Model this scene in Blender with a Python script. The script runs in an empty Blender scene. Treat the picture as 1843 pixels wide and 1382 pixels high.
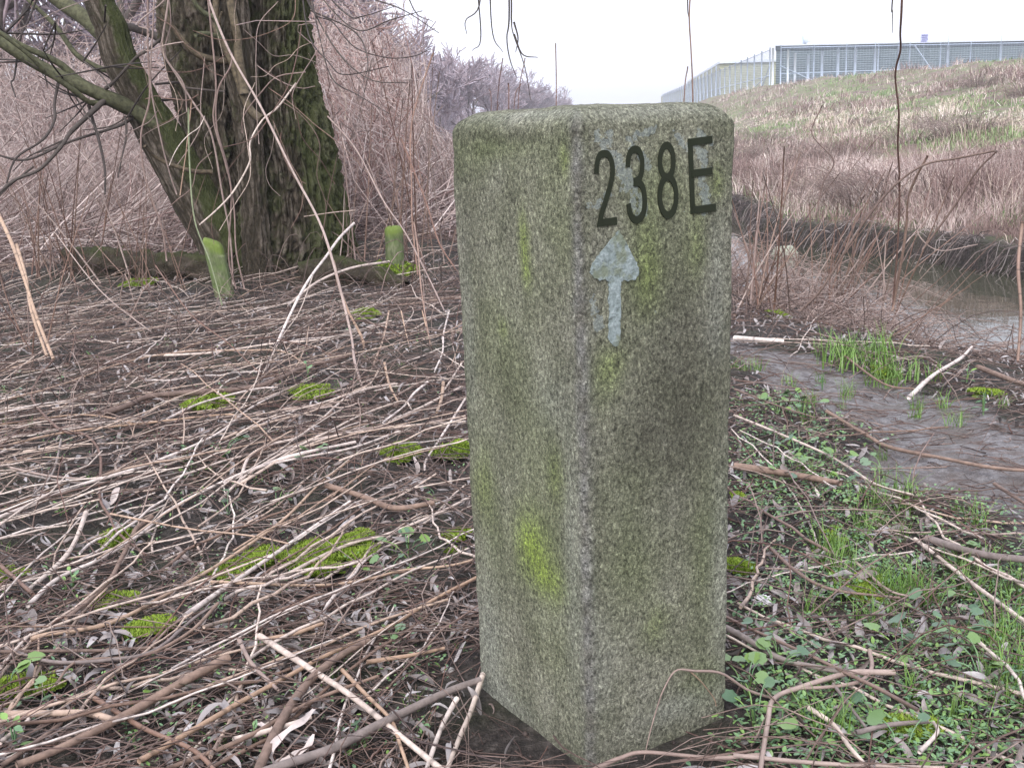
import bpy, math, random
import numpy as np
from mathutils import Vector, Matrix
rng = np.random.default_rng(7)
random.seed(7)
HAZE = True
SC = bpy.context.scene
COL = SC.collection

# ------------------------------------------------------------------ camera
F_PX, PITCH, ROLL, EYE = 1950.0, 0.2308, 0.0391, 0.896
cp, sp, cr, sr = math.cos(PITCH), math.sin(PITCH), math.cos(ROLL), math.sin(ROLL)
CX = np.array([1., 0, 0]); CU = np.array([0, sp, cp]); CF = np.array([0, cp, -sp])
cam_right = cr*CX - sr*CU
cam_up = sr*CX + cr*CU
cam_d = bpy.data.cameras.new('camera')
cam = bpy.data.objects.new('camera', cam_d); COL.objects.link(cam)
cam_d.sensor_width = 36.0
cam_d.lens = 36.0*F_PX/1843.0
cam_d.clip_start = 0.05; cam_d.clip_end = 2500
M = Matrix.Identity(4)
for i in range(3):
    M[i][0] = cam_right[i]; M[i][1] = cam_up[i]; M[i][2] = -CF[i]
M[2][3] = EYE
cam.matrix_world = M
SC.camera = cam

# ------------------------------------------------------------------ light
w = bpy.data.worlds.new('World'); SC.world = w; w.use_nodes = True
nt = w.node_tree; nt.nodes.clear()
sky = nt.nodes.new('ShaderNodeTexSky'); sky.sky_type = 'NISHITA'; sky.sun_disc = False
SUN_EL, SUN_AZ = math.radians(46), math.radians(-164)     # azimuth from +Y, clockwise
sky.sun_elevation = SUN_EL; sky.sun_rotation = SUN_AZ
sky.air_density = 1.0; sky.dust_density = 6.0; sky.ozone_density = 1.0; sky.altitude = 0
hs = nt.nodes.new('ShaderNodeHueSaturation'); hs.inputs['Saturation'].default_value = 0.22
hs.inputs['Value'].default_value = 1.0
cl = nt.nodes.new('ShaderNodeMix'); cl.data_type = 'RGBA'; cl.inputs[0].default_value = 0.55   # cloud veil evens the sky out
cl.inputs[7].default_value = (9.0, 9.3, 10.9, 1)
bg = nt.nodes.new('ShaderNodeBackground'); bg.inputs['Strength'].default_value = 0.15
wo = nt.nodes.new('ShaderNodeOutputWorld')
nt.links.new(sky.outputs[0], hs.inputs['Color']); nt.links.new(hs.outputs[0], cl.inputs[6])
nt.links.new(cl.outputs[2], bg.inputs['Color']); nt.links.new(bg.outputs[0], wo.inputs['Surface'])
sd = bpy.data.lights.new('sun', 'SUN'); sd.energy = 1.0; sd.angle = math.radians(14); sd.color = (1, .985, .97)
sun = bpy.data.objects.new('sun', sd); COL.objects.link(sun)
sv = Vector((math.sin(SUN_AZ)*math.cos(SUN_EL), math.cos(SUN_AZ)*math.cos(SUN_EL), math.sin(SUN_EL)))
sun.rotation_euler = sv.to_track_quat('Z', 'Y').to_euler()
SC.view_settings.view_transform = 'Standard'; SC.view_settings.look = 'None'
SC.view_settings.gamma = 1; SC.view_settings.use_curve_mapping = False
SC.view_settings.exposure = 0.66
SC.cycles.max_bounces = 6; SC.cycles.diffuse_bounces = 3; SC.cycles.glossy_bounces = 2
SC.cycles.transmission_bounces = 3; SC.cycles.transparent_max_bounces = 8; SC.cycles.volume_bounces = 0

# ------------------------------------------------------------------ noise and terrain
def _h(ix, iy, iz, s):
    n = (ix.astype(np.int64)*374761393 + iy.astype(np.int64)*668265263 + iz.astype(np.int64)*2147483647 + s*974634777) & 0x7fffffff
    n = ((n ^ (n >> 13))*1274126177) & 0x7fffffff
    n = ((n ^ (n >> 16))*1103515245 + 12345) & 0x7fffffff
    return (n % 100003)/100003.0
def vnoise(x, y, z=0.0, s=0):
    x, y, z = np.broadcast_arrays(np.asarray(x, float), np.asarray(y, float), np.asarray(z, float))
    xi, yi, zi = np.floor(x), np.floor(y), np.floor(z)
    fx, fy, fz = x-xi, y-yi, z-zi
    fx = fx*fx*(3-2*fx); fy = fy*fy*(3-2*fy); fz = fz*fz*(3-2*fz)
    r = 0
    for a in (0, 1):
        wx = fx if a else 1-fx
        for b in (0, 1):
            wy = fy if b else 1-fy
            for c in (0, 1):
                wz = fz if c else 1-fz
                r = r + wx*wy*wz*_h(xi+a, yi+b, zi+c, s)
    return r*2-1
def fbm(x, y, z=0.0, o=3, s=0):
    r, a, t = 0, 1.0, 0
    for i in range(o):
        r = r + a*vnoise(np.asarray(x)*2**i, np.asarray(y)*2**i, np.asarray(z)*2**i, s+i); t += a; a *= .5
    return r/t
def sstep(a, b, x):
    t = np.clip((np.asarray(x, float)-a)/(b-a), 0, 1); return t*t*(3-2*t)
YN = [-20, 0, 3, 6, 9, 13, 20, 40, 100, 250, 600]; XN = [9, 4.4, 3.6, 2.68, 1.82, 1.3, 1.7, 4, 9, 20, 60]
YF = [-20, 0, 4, 9, 12.8, 20, 40, 100, 250, 600];  XF = [12, 7.3, 6.1, 4.3, 3.0, 3.5, 6, 12, 24, 68]
YC = [-20, 0, 45, 60, 86, 133, 200, 600];          XC = [32, 31, 31, 28, 21, 25, 35, 90]
def Xn(y): return np.interp(y, YN, XN) + .12*np.sin(np.asarray(y)*1.9)
def Xf(y): return np.interp(y, YF, XF) + .10*np.sin(np.asarray(y)*1.3+1)
def Xc(y): return np.interp(y, YC, XC)
WATER = -0.5
def path_mask(x, y):
    c = np.interp(y, [-2, 0, 1.5, 2.5, 3.3, 4.0, 5, 7, 10], [2.6, 1.9, 1.45, 1.3, 1.22, .98, .6, .1, -.6])
    wd = np.interp(y, [-2, 1.5, 3.3, 4.5, 6], [.5, .42, .30, .2, .1])
    return 1-sstep(.5, 1.25, np.abs(x-c+.14*vnoise(np.asarray(x)*3, np.asarray(y)*3, 5, 3)+.05*vnoise(np.asarray(x)*13, np.asarray(y)*13, 5, 4))/wd)
def H(x, y):
    x = np.asarray(x, float); y = np.asarray(y, float)
    xn, xf, xc = Xn(y), Xf(y), Xc(y)
    d = x-xn; e = x-xf
    near = .035*fbm(x*1.3, y*1.3, 0, 2, 11) + .014*fbm(x*7, y*7, 0, 2, 12)
    near = near + .16*np.exp(-(((x+1.5)/1.1)**2+((y-7.3)/.9)**2)) + .10*np.exp(-(((x+.6)/.8)**2+((y-7.6)/.7)**2))
    near = near + .12*np.exp(-(((x+2.9)/.9)**2+((y-7.2)/.35)**2))
    r = np.hypot(x-.1, y-1.5); near = near*sstep(.15, .6, r)
    pm_ = path_mask(x, y); near = near - .03*pm_ + pm_*.016*fbm(x*9, y*9, 3, 2, 15)
    near = near - .36*sstep(-1.9, -.2, d) + .25*sstep(6, 20, -d)
    z = near*(1-sstep(-.15, .25, d)) + (-.95)*sstep(-.15, .25, d)
    t = np.clip((e-.25)/np.maximum(xc-xf, 5), 0, 1)
    big = np.clip(e/8, 0, 1)
    far = -.25 + 3.72*(.25*t+.75*(t*t*(3-2*t))**.85) + .22*big*fbm(x*.45, y*.45, 1, 3, 21) + .05*fbm(x*2, y*2, 1, 2, 22)
    far = far + .10*big*fbm(x*1.1, y*.9, 3, 3, 26) + .35*np.clip(t*(1-t)*4, 0, 1)*vnoise(x*.13, y*.13, 1, 24)
    k = sstep(-.12, .22, e+.12*vnoise(x*3, y*3, 2, 23))
    return np.where(e > -.4, -.95+(far+.95)*k, z)

def ray(px, py):
    x, y = px-921.5, py-691.0
    a, b = x*cr-y*sr, x*sr+y*cr
    return (a*CX - b*CU)/F_PX + CF
def at(px, py, Y):                      # point of the world seen in direction px,py at depth Y
    d = ray(px, py); return np.array([0, 0, EYE]) + d*(Y/d[1])
_gx0, _gy0, _gs = -9.0, -1.0, .02
_gh = H(*np.meshgrid(_gx0+_gs*np.arange(900), _gy0+_gs*np.arange(900))).tolist()
def Hs(x, y):                           # quick look-up of the ground height near the camera
    i, j = (x-_gx0)/_gs, (y-_gy0)/_gs; ii, jj = int(i), int(j)
    if not (0 <= i < 898 and 0 <= j < 898): return float(H(x, y))
    a, b = i-ii, j-jj; r0, r1 = _gh[jj], _gh[jj+1]
    return (r0[ii]*(1-a)+r0[ii+1]*a)*(1-b)+(r1[ii]*(1-a)+r1[ii+1]*a)*b
def gnd(px, py, up=0.0):                # where that direction meets the ground
    d = ray(px, py); t = .5
    o = np.array([0, 0, EYE-up])
    for k in range(4000):
        p = o+d*t
        g = p[2]-Hs(float(p[0]), float(p[1]))
        if g < .001: break
        t += max(g*.5, .001)
        if t > 300: break
    p = o+d*t; p[2] = Hs(float(p[0]), float(p[1]))+up
    return p

# ------------------------------------------------------------------ mesh helpers
def mk_mesh(name, V, quads=None, tris=None, smooth=True, attrs=None, ngons=None):
    V = np.asarray(V, np.float32).reshape(-1, 3)
    me = bpy.data.meshes.new(name)
    li, ls, lt = [], [], []; off = 0
    if quads is not None and len(quads):
        q = np.asarray(quads, np.int32).reshape(-1, 4); li.append(q.ravel()); ls.append(off+np.arange(len(q))*4); lt.append(np.full(len(q), 4)); off += q.size
    if tris is not None and len(tris):
        q = np.asarray(tris, np.int32).reshape(-1, 3); li.append(q.ravel()); ls.append(off+np.arange(len(q))*3); lt.append(np.full(len(q), 3)); off += q.size
    if ngons:
        for g in ngons:
            li.append(np.asarray(g, np.int32)); ls.append(np.array([off])); lt.append(np.array([len(g)])); off += len(g)
    li = np.concatenate(li).astype(np.int32); ls = np.concatenate(ls).astype(np.int32); lt = np.concatenate(lt).astype(np.int32)
    me.vertices.add(len(V)); me.vertices.foreach_set('co', V.ravel())
    me.loops.add(len(li)); me.loops.foreach_set('vertex_index', li)
    me.polygons.add(len(ls)); me.polygons.foreach_set('loop_start', ls); me.polygons.foreach_set('loop_total', lt)
    me.polygons.foreach_set('use_smooth', np.full(len(ls), bool(smooth)))
    me.update(calc_edges=True)
    for k, a in (attrs or {}).items():
        at_ = me.attributes.new(k, 'FLOAT', 'POINT'); at_.data.foreach_set('value', np.asarray(a, np.float32).ravel())
    return me
def obj(name, me, m=None, parent=None, label=None, cat=None, group=None, kind=None, loc=None):
    o = bpy.data.objects.new(name, me); COL.objects.link(o)
    if m is not None and me is not None and not me.materials: me.materials.append(m)
    if parent: o.parent = parent
    if loc is not None: o.location = loc
    if label: o['label'] = label
    if cat: o['category'] = cat
    if group: o['group'] = group
    if kind: o['kind'] = kind
    return o
def copy_tree(src, parent=None):
    c = src.copy(); COL.objects.link(c)
    if parent: c.parent = parent
    for ch in list(src.children): copy_tree(ch, c)
    return c

def tubes(P, R, S=3, cap=False, rnd=None):
    """P (N,K,3) paths, R (N,K) radii -> verts, quads, attrs (rnd per tube, len along it), caps"""
    P = np.asarray(P, float); R = np.asarray(R, float)
    N, K, _ = P.shape
    T = np.gradient(P, axis=1); T /= np.linalg.norm(T, axis=2, keepdims=True)+1e-9
    mT = T.mean(1); ref = np.where(np.abs(mT[:, 2:3]) > .7, np.array([[1., .13, 0]]), np.array([[.05, .1, 1.]]))
    U = np.cross(T, ref[:, None, :]); U /= np.linalg.norm(U, axis=2, keepdims=True)+1e-9
    W = np.cross(T, U)
    a = np.arange(S)*2*np.pi/S
    V = P[:, :, None, :] + R[:, :, None, None]*(np.cos(a)[None, None, :, None]*U[:, :, None, :]+np.sin(a)[None, None, :, None]*W[:, :, None, :])
    idx = np.arange(N*K*S).reshape(N, K, S)
    A = idx[:, :-1, :]; B = idx[:, 1:, :]
    Q = np.stack([A, B, np.roll(B, -1, 2), np.roll(A, -1, 2)], -1).reshape(-1, 4)
    if rnd is None: rnd = rng.random(N)
    L = np.concatenate([np.zeros((N, 1)), np.cumsum(np.linalg.norm(np.diff(P, axis=1), axis=2), 1)], 1)
    at_ = {'rnd': np.repeat(rnd, K*S), 'len': np.repeat(L.ravel(), S)}
    ng = None
    if cap: ng = [list(idx[i, 0, ::-1]) for i in range(N)]+[list(idx[i, -1, :]) for i in range(N)]
    return V.reshape(-1, 3), Q, at_, ng
def tube_mesh(name, P, R, S=3, cap=False, rnd=None):
    V, Q, A, ng = tubes(P, R, S, cap, rnd)
    return mk_mesh(name, V, Q, attrs=A, ngons=ng)
def smooth_path(pts, n=None):
    """Catmull-Rom through the points"""
    p = np.asarray(pts, float)
    if len(p) == 2: return p[0]+(p[1]-p[0])*np.linspace(0, 1, n or 8)[:, None]
    q = np.vstack([2*p[0]-p[1], p, 2*p[-1]-p[-2]])
    n = n or len(p)*4
    t = np.linspace(0, len(p)-1-1e-6, n); i = t.astype(int); f = (t-i)[:, None]
    a, b, c, d = q[i], q[i+1], q[i+2], q[i+3]
    return .5*((2*b)+(-a+c)*f+(2*a-5*b+4*c-d)*f**2+(-a+3*b-3*c+d)*f**3)

def wob(n, amp, every=5):
    c = rng.normal(0, amp, (max(3, n//every), 3)); c[0] = 0; c[-1] = 0
    return smooth_path(c, n)
# ------------------------------------------------------------------ materials
def newmat(name):
    m = bpy.data.materials.new(name); m.use_nodes = True
    n = m.node_tree.nodes; n.clear()
    o = n.new('ShaderNodeOutputMaterial'); b = n.new('ShaderNodeBsdfPrincipled')
    m.node_tree.links.new(b.outputs[0], o.inputs[0])
    return m, m.node_tree, b
def N_(t, typ, **kw):
    n = t.nodes.new(typ)
    for k, v in kw.items():
        if k.startswith('i_'): n.inputs[k[2:].replace('_', ' ')].default_value = v
        else: setattr(n, k, v)
    return n
def ramp(t, src, stops, interp='LINEAR'):
    r = t.nodes.new('ShaderNodeValToRGB'); r.color_ramp.interpolation = interp
    e = r.color_ramp.elements
    while len(e) < len(stops): e.new(.5)
    for i, (p, c) in enumerate(stops):
        e[i].position = p; e[i].color = (*c, 1) if len(c) == 3 else c
    if src is not None: t.links.new(src, r.inputs[0])
    return r.outputs[0]
def g(v): return (v, v, v)
def math_(t, op, a, b=None, clamp=False):
    n = t.nodes.new('ShaderNodeMath'); n.operation = op; n.use_clamp = clamp
    for i, s in enumerate((a, b)):
        if s is None: continue
        if isinstance(s, (int, float)): n.inputs[i].default_value = s
        else: t.links.new(s, n.inputs[i])
    return n.outputs[0]
def mixc(t, f, a, b, mode='MIX'):
    n = t.nodes.new('ShaderNodeMix'); n.data_type = 'RGBA'; n.blend_type = mode
    for i, s in ((0, f), (6, a), (7, b)):
        if isinstance(s, (int, float)): n.inputs[i].default_value = s
        elif isinstance(s, tuple): n.inputs[i].default_value = (*s, 1)
        else: t.links.new(s, n.inputs[i])
    return n.outputs[2]
def coords(t, scale=(1, 1, 1), rot=(0, 0, 0)):
    tc = t.nodes.new('ShaderNodeTexCoord'); mp = t.nodes.new('ShaderNodeMapping')
    mp.inputs['Scale'].default_value = scale; mp.inputs['Rotation'].default_value = rot
    t.links.new(tc.outputs['Object'], mp.inputs[0]); return mp.outputs[0]
def noise(t, vec, scale, detail=3, rough=.55, dist=0):
    n = N_(t, 'ShaderNodeTexNoise'); n.inputs['Scale'].default_value = scale
    n.inputs['Detail'].default_value = detail; n.inputs['Roughness'].default_value = rough; n.inputs['Distortion'].default_value = dist
    t.links.new(vec, n.inputs['Vector']); return n.outputs[0]
def bump(t, b, h, dist, strength=1):
    n = t.nodes.new('ShaderNodeBump'); n.inputs['Distance'].default_value = dist; n.inputs['Strength'].default_value = strength
    t.links.new(h, n.inputs['Height']); t.links.new(n.outputs[0], b.inputs['Normal'])
def attr(t, name):
    n = t.nodes.new('ShaderNodeAttribute'); n.attribute_name = name; return n.outputs['Fac']

def stem_mat(name, cols, rough=.7, rings=0.0, streak=.35, nscale=60, spec=.3):
    """variation per stem (attribute rnd plus object random), mottling and node rings"""
    m, t, b = newmat(name)
    oi = t.nodes.new('ShaderNodeObjectInfo')
    r = math_(t, 'FRACT', math_(t, 'ADD', attr(t, 'rnd'), oi.outputs['Random']))
    n = len(cols)
    c = ramp(t, r, [(i/(n-1), cols[i]) for i in range(n)])
    v = coords(t)
    ns = noise(t, v, nscale, 3, .6)
    c = mixc(t, streak, c, ramp(t, ns, [(.3, g(.25)), (.55, g(.9)), (.75, g(1.35))]), 'MULTIPLY')
    ns2 = noise(t, v, 9, 2)
    c = mixc(t, .4, c, ramp(t, ns2, [(.3, (.55, .5, .5)), (.6, g(1.15))]), 'MULTIPLY')
    if rings:
        f = math_(t, 'FRACT', math_(t, 'ADD', math_(t, 'MULTIPLY', attr(t, 'len'), 1/rings), r))
        rr = ramp(t, f, [(0, g(.35)), (.035, g(.5)), (.06, g(1)), (.97, g(1)), (1, g(.5))])
        c = mixc(t, .8, c, rr, 'MULTIPLY')
    t.links.new(c, b.inputs['Base Color']); b.inputs['Roughness'].default_value = rough
    b.inputs['Specular IOR Level'].default_value = spec
    bump(t, b, ns, .0008)
    return m
def leaf_mat(name, cols, rough=.5, trans=.0, nscale=80, spec=.4):
    m, t, b = newmat(name)
    oi = t.nodes.new('ShaderNodeObjectInfo')
    r = math_(t, 'FRACT', math_(t, 'ADD', attr(t, 'rnd'), oi.outputs['Random']))
    n = len(cols)
    c = ramp(t, r, [(i/(n-1), cols[i]) for i in range(n)])
    ns = noise(t, coords(t), nscale, 2)
    c = mixc(t, .5, c, ramp(t, ns, [(.3, g(.6)), (.7, g(1.2))]), 'MULTIPLY')
    t.links.new(c, b.inputs['Base Color']); b.inputs['Roughness'].default_value = rough; b.inputs['Specular IOR Level'].default_value = spec
    if trans: b.inputs['Subsurface Weight'].default_value = 0
    return m

M_cane = stem_mat('pale_cane', [(.50, .38, .30), (.66, .55, .48), (.38, .26, .19), (.72, .63, .56), (.45, .32, .24), (.58, .49, .43)], .55, .11, .4)
M_whitecane = stem_mat('bleached_cane', [(.60, .51, .46), (.72, .63, .58), (.56, .46, .40), (.66, .55, .48)], .6, .16, .5)
M_orange = stem_mat('tan_cane', [(.40, .27, .19), (.46, .33, .24), (.34, .22, .15)], .5, .13, .35)
M_brown = stem_mat('brown_stick', [(.20, .13, .10), (.26, .18, .14), (.17, .12, .10)], .7, 0, .5)
M_greystick = stem_mat('grey_branch', [(.20, .16, .15), (.26, .22, .20), (.17, .14, .14)], .7, 0, .5)
M_red = stem_mat('reddish_stem', [(.18, .10, .075), (.25, .155, .115), (.13, .075, .06), (.30, .20, .155)], .5, .09, .3)
M_twig = stem_mat('twig_litter', [(.07, .045, .04), (.21, .145, .12), (.11, .075, .065), (.36, .27, .23), (.06, .048, .048), (.17, .095, .075), (.30, .24, .215)], .75, 0, .5)
M_vine = stem_mat('dead_vine', [(.30, .22, .19), (.42, .33, .29), (.22, .15, .125), (.34, .26, .23)], .6, 0, .35)
M_thicket = stem_mat('thicket_cane', [(.36, .26, .24), (.58, .48, .44), (.16, .10, .09), (.50, .39, .35), (.24, .18, .17), (.68, .58, .54), (.30, .19, .17)], .7, 0, .3, 20)
M_farwood = stem_mat('bare_twigs', [(.32, .27, .31), (.44, .38, .43), (.38, .29, .31), (.48, .42, .46)], .8, 0, .2, 10)
M_bank = stem_mat('dead_herb', [(.13, .085, .075), (.30, .21, .19), (.50, .39, .355), (.70, .60, .56)], .8, 0, .2, 10)
M_straw = leaf_mat('straw_grass', [(.52, .42, .34), (.66, .55, .46), (.78, .68, .60), (.86, .78, .70)], .7)
M_bankgreen = leaf_mat('bank_grass', [(.11, .19, .05), (.17, .28, .10), (.28, .37, .17), (.22, .30, .12)], .6)
M_grass = leaf_mat('green_grass', [(.10, .21, .03), (.17, .30, .06), (.08, .16, .03), (.22, .33, .09)], .45)
M_herb = leaf_mat('herb_leaves', [(.10, .20, .09), (.16, .27, .14), (.20, .33, .08), (.13, .24, .14)], .4)
M_ivy = leaf_mat('ivy_leaves', [(.07, .13, .075), (.11, .18, .11), (.15, .25, .05), (.15, .21, .15)], .35, nscale=40)
M_dead = leaf_mat('dead_leaves', [(.18, .155, .15), (.34, .31, .31), (.13, .105, .095), (.44, .41, .41), (.22, .175, .16), (.30, .26, .25)], .5, spec=.5)
M_moss = leaf_mat('moss_leaves', [(.17, .25, .03), (.25, .34, .045), (.12, .18, .025), (.31, .41, .08)], .8, nscale=200, spec=.1)

# ground
m, t, b = newmat('soil'); M_soil = m
v = coords(t)
n1 = noise(t, v, 3, 4); n2 = noise(t, v, 45, 4, .65); n3 = noise(t, v, 170, 3, .7)
soil = ramp(t, n2, [(.3, (.013, .010, .009)), (.5, (.042, .033, .029)), (.72, (.12, .10, .09))])
soil = mixc(t, ramp(t, n1, [(.45, g(0)), (.62, g(.35))]), soil, (.045, .06, .02))
mud = ramp(t, n2, [(.3, (.12, .108, .108)), (.55, (.25, .235, .238)), (.75, (.40, .38, .385))])
mud = mixc(t, ramp(t, noise(t, v, 9, 5, .72), [(.44, g(0)), (.60, g(.8))]), mud, (.13, .105, .092))
pe = ramp(t, math_(t, 'ADD', attr(t, 'path'), math_(t, 'MULTIPLY', math_(t, 'SUBTRACT', noise(t, v, 22, 4, .7), .5), 1.1)), [(.38, g(0)), (.62, g(1))])
c = mixc(t, pe, soil, mud)
bankc = ramp(t, noise(t, v, 1.1, 4, .6), [(.3, (.13, .09, .075)), (.46, (.22, .17, .135)), (.54, (.15, .19, .075)), (.62, (.25, .21, .15)), (.72, (.36, .30, .24))])
c = mixc(t, attr(t, 'bank'), c, bankc)
c = mixc(t, attr(t, 'litter'), c, ramp(t, n2, [(.3, (.10, .07, .06)), (.7, (.27, .20, .18))]))
t.links.new(c, b.inputs['Base Color'])
n4 = noise(t, v, 11, 5, .7)
rg = mixc(t, attr(t, 'path'), g(.85), ramp(t, n4, [(.38, g(.28)), (.6, g(.7))]))
t.links.new(rg, b.inputs['Roughness']); b.inputs['Specular IOR Level'].default_value = .4
hh = math_(t, 'ADD', math_(t, 'MULTIPLY', n2, 1.0), math_(t, 'MULTIPLY', n3, .45))
bump(t, b, math_(t, 'ADD', hh, math_(t, 'MULTIPLY', n4, 1.2)), .026, 1)

# water
m, t, b = newmat('river_water'); M_water = m
v = coords(t)
b.inputs['Base Color'].default_value = (.050, .050, .034, 1); b.inputs['Roughness'].default_value = .04
b.inputs['IOR'].default_value = 1.33; b.inputs['Specular IOR Level'].default_value = .6
bump(t, b, noise(t, v, 4, 2), .006, .4)

def plain(name, col, rough=.6, metal=0, var=.25, scale=8, spec=.5, bmp=0, bscale=None):
    m, t, b = newmat(name)
    ns = noise(t, coords(t), scale, 4, .6)
    c = mixc(t, 1.0, col, ramp(t, ns, [(.3, g(1-var)), (.7, g(1+var))]), 'MULTIPLY')
    t.links.new(c, b.inputs['Base Color']); b.inputs['Roughness'].default_value = rough; b.inputs['Metallic'].default_value = metal
    b.inputs['Specular IOR Level'].default_value = spec
    if bmp: bump(t, b, noise(t, coords(t), bscale or scale*3, 4, .65), bmp)
    return m
# ------------------------------------------------------------------ ground, one sheet to the horizon
r_ = np.concatenate([[0.02], .35*1.0195**np.arange(400)]); r_ = r_[r_ < 640]
rr = r_
a_ = np.concatenate([np.linspace(-52, 52, 380), np.linspace(52, 308, 90)[1:-1]]); a_ = np.radians(a_)
GR, GA = np.meshgrid(rr, a_, indexing='ij')
GX, GY = GR*np.sin(GA), GR*np.cos(GA)
GZ = H(GX, GY)
nr, na = GX.shape
ii = np.arange(nr*na).reshape(nr, na)
Q = np.stack([ii[:-1], ii[1:], np.roll(ii[1:], -1, 1), np.roll(ii[:-1], -1, 1)], -1).reshape(-1, 4)[:, ::-1]
e = GX-Xf(GY)
bankm = sstep(.2, .6, e)
litt = sstep(8.5, 11, GY)*(e < -.5)*sstep(-.3, .8, Xn(GY)-GX)
me = mk_mesh('ground', np.stack([GX, GY, GZ], -1), Q, attrs={'path': path_mask(GX, GY)*(e < -1), 'bank': bankm, 'litter': litt*.8})
obj('ground', me, M_soil, kind='structure')
# river
ys = np.concatenate([np.linspace(-20, 20, 60), np.linspace(21, 250, 60)])
L = np.stack([Xn(ys)-.8, ys, np.full_like(ys, WATER)], 1); R_ = np.stack([Xf(ys)+.5, ys, np.full_like(ys, WATER)], 1)
V = np.stack([L, R_], 1).reshape(-1, 3); k = np.arange(len(ys)-1)*2
obj('river', mk_mesh('river', V, np.stack([k, k+1, k+3, k+2], 1)), M_water, kind='structure')

# ------------------------------------------------------------------ grass and dead herbs of the far embankment
def blades(name, n, xy, hgt, wid, m, lean=.45, seed=1, kind='stuff', label=None, cat=None, zoff=0, rn=None):
    rg_ = np.random.default_rng(seed)
    n = len(xy); x, y = xy[:, 0], xy[:, 1]; z = H(x, y)+zoff
    a = rg_.random(n)*2*np.pi; ln = rg_.normal(0, lean, n)
    # lean direction, height
    hx, hy = np.cos(a)*np.abs(ln)*hgt, np.sin(a)*np.abs(ln)*hgt
    wa = rg_.random(n)*np.pi; wx, wy = np.cos(wa)*wid/2, np.sin(wa)*wid/2
    P0 = np.stack([x-wx, y-wy, z-.02], 1); P1 = np.stack([x+wx, y+wy, z-.02], 1)
    M0 = np.stack([x+hx*.35-wx*.8, y+hy*.35-wy*.8, z+hgt*.55], 1); M1 = np.stack([x+hx*.35+wx*.8, y+hy*.35+wy*.8, z+hgt*.55], 1)
    T = np.stack([x+hx, y+hy, z+hgt*(1-.25*np.minimum(np.abs(ln), 1.5))], 1)
    V = np.stack([P0, P1, M0, M1, T], 1).reshape(-1, 3); k = np.arange(n)*5
    me = mk_mesh(name, V, np.stack([k, k+1, k+3, k+2], 1), np.stack([k+2, k+3, k+4], 1), attrs={'rnd': np.repeat(rg_.random(n) if rn is None else rn, 5)})
    return obj(name, me, m, kind=kind, label=label, cat=cat)
def bank_xy(n, seed, y0=5.5, y1=95, a0=-8, a1=34, pw=1.3):
    g_ = np.random.default_rng(seed)
    # radial sampling, denser near
    u = g_.random(n); r = (y0**(-pw+1)+u*(y1**(-pw+1)-y0**(-pw+1)))**(1/(-pw+1))
    a = np.radians(a0+(a1-a0)*g_.random(n)); x, y = r*np.sin(a), r*np.cos(a)
    k = (x > Xf(y)+.35) & (x < Xc(y)+6); return np.stack([x, y], 1)[k]
xy = bank_xy(260000, 3)
c1 = 1.9*fbm(xy[:, 0]*.34, xy[:, 1]*.15, 4, 3, 31); c2 = fbm(xy[:, 0]*.9, xy[:, 1]*.9, 7, 3, 32)
t_ = (xy[:, 0]-Xf(xy[:, 1]))/np.maximum(Xc(xy[:, 1])-Xf(xy[:, 1]), 5)
dist = np.hypot(xy[:, 0], xy[:, 1])
straw_w = .06+6*np.exp(-((t_-.265-.05*c1)/.05)**2)+.9*(c2 > .12)
green_w = .05+4.0*np.exp(-((t_-.195)/.028)**2)*(c1 > -.4)+4.5*(c1 > .16)*(t_ > .12)+1.2*(t_ < .05)*(c2 > 0)
herb_w = .35+3.0*(c1 < -.10)+1.5*(t_ < .2)
W_ = np.stack([straw_w, green_w, herb_w], 1); W_ /= W_.sum(1, keepdims=True)
u = rng.random(len(xy)); pick = (u > W_[:, 0]).astype(int)+(u > W_[:, 0]+W_[:, 1]).astype(int)
tuft = np.clip(.6+1.9*fbm(xy[:, 0]*.8, xy[:, 1]*.6, 9, 4, 33), .1, 2.0)
clr = np.clip(.5+1.7*fbm(xy[:, 0]*.7, xy[:, 1]*.7, 3, 3, 35)+.12*rng.normal(0, 1, len(xy)), 0, .999)
for kk, (nm, mt, hh_, ww_, lb) in enumerate([('straw_grass', M_straw, .26, .0085, 'pale straw-coloured dead grass in bands along the far river bank'),
                                      ('bank_grass', M_bankgreen, .13, .011, 'short green grass patches on the slope across the river'),
                                      ('dead_herbs', M_bank, .30, .008, 'reddish brown dead herbs and stalks covering the slope across the river')]):
    s = pick == kk; p = xy[s]; d_ = dist[s]
    if kk == 2: mt = M_bank
    blades(nm, 0, p, hh_*tuft[s]*(.6+.8*rng.random(s.sum()))*np.clip(d_/10, .55, 1.1), ww_*np.clip(d_/15, .6, 4.0), mt, 1.0, 40+kk, rn=clr[s], label=lb, cat='grass')
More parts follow.
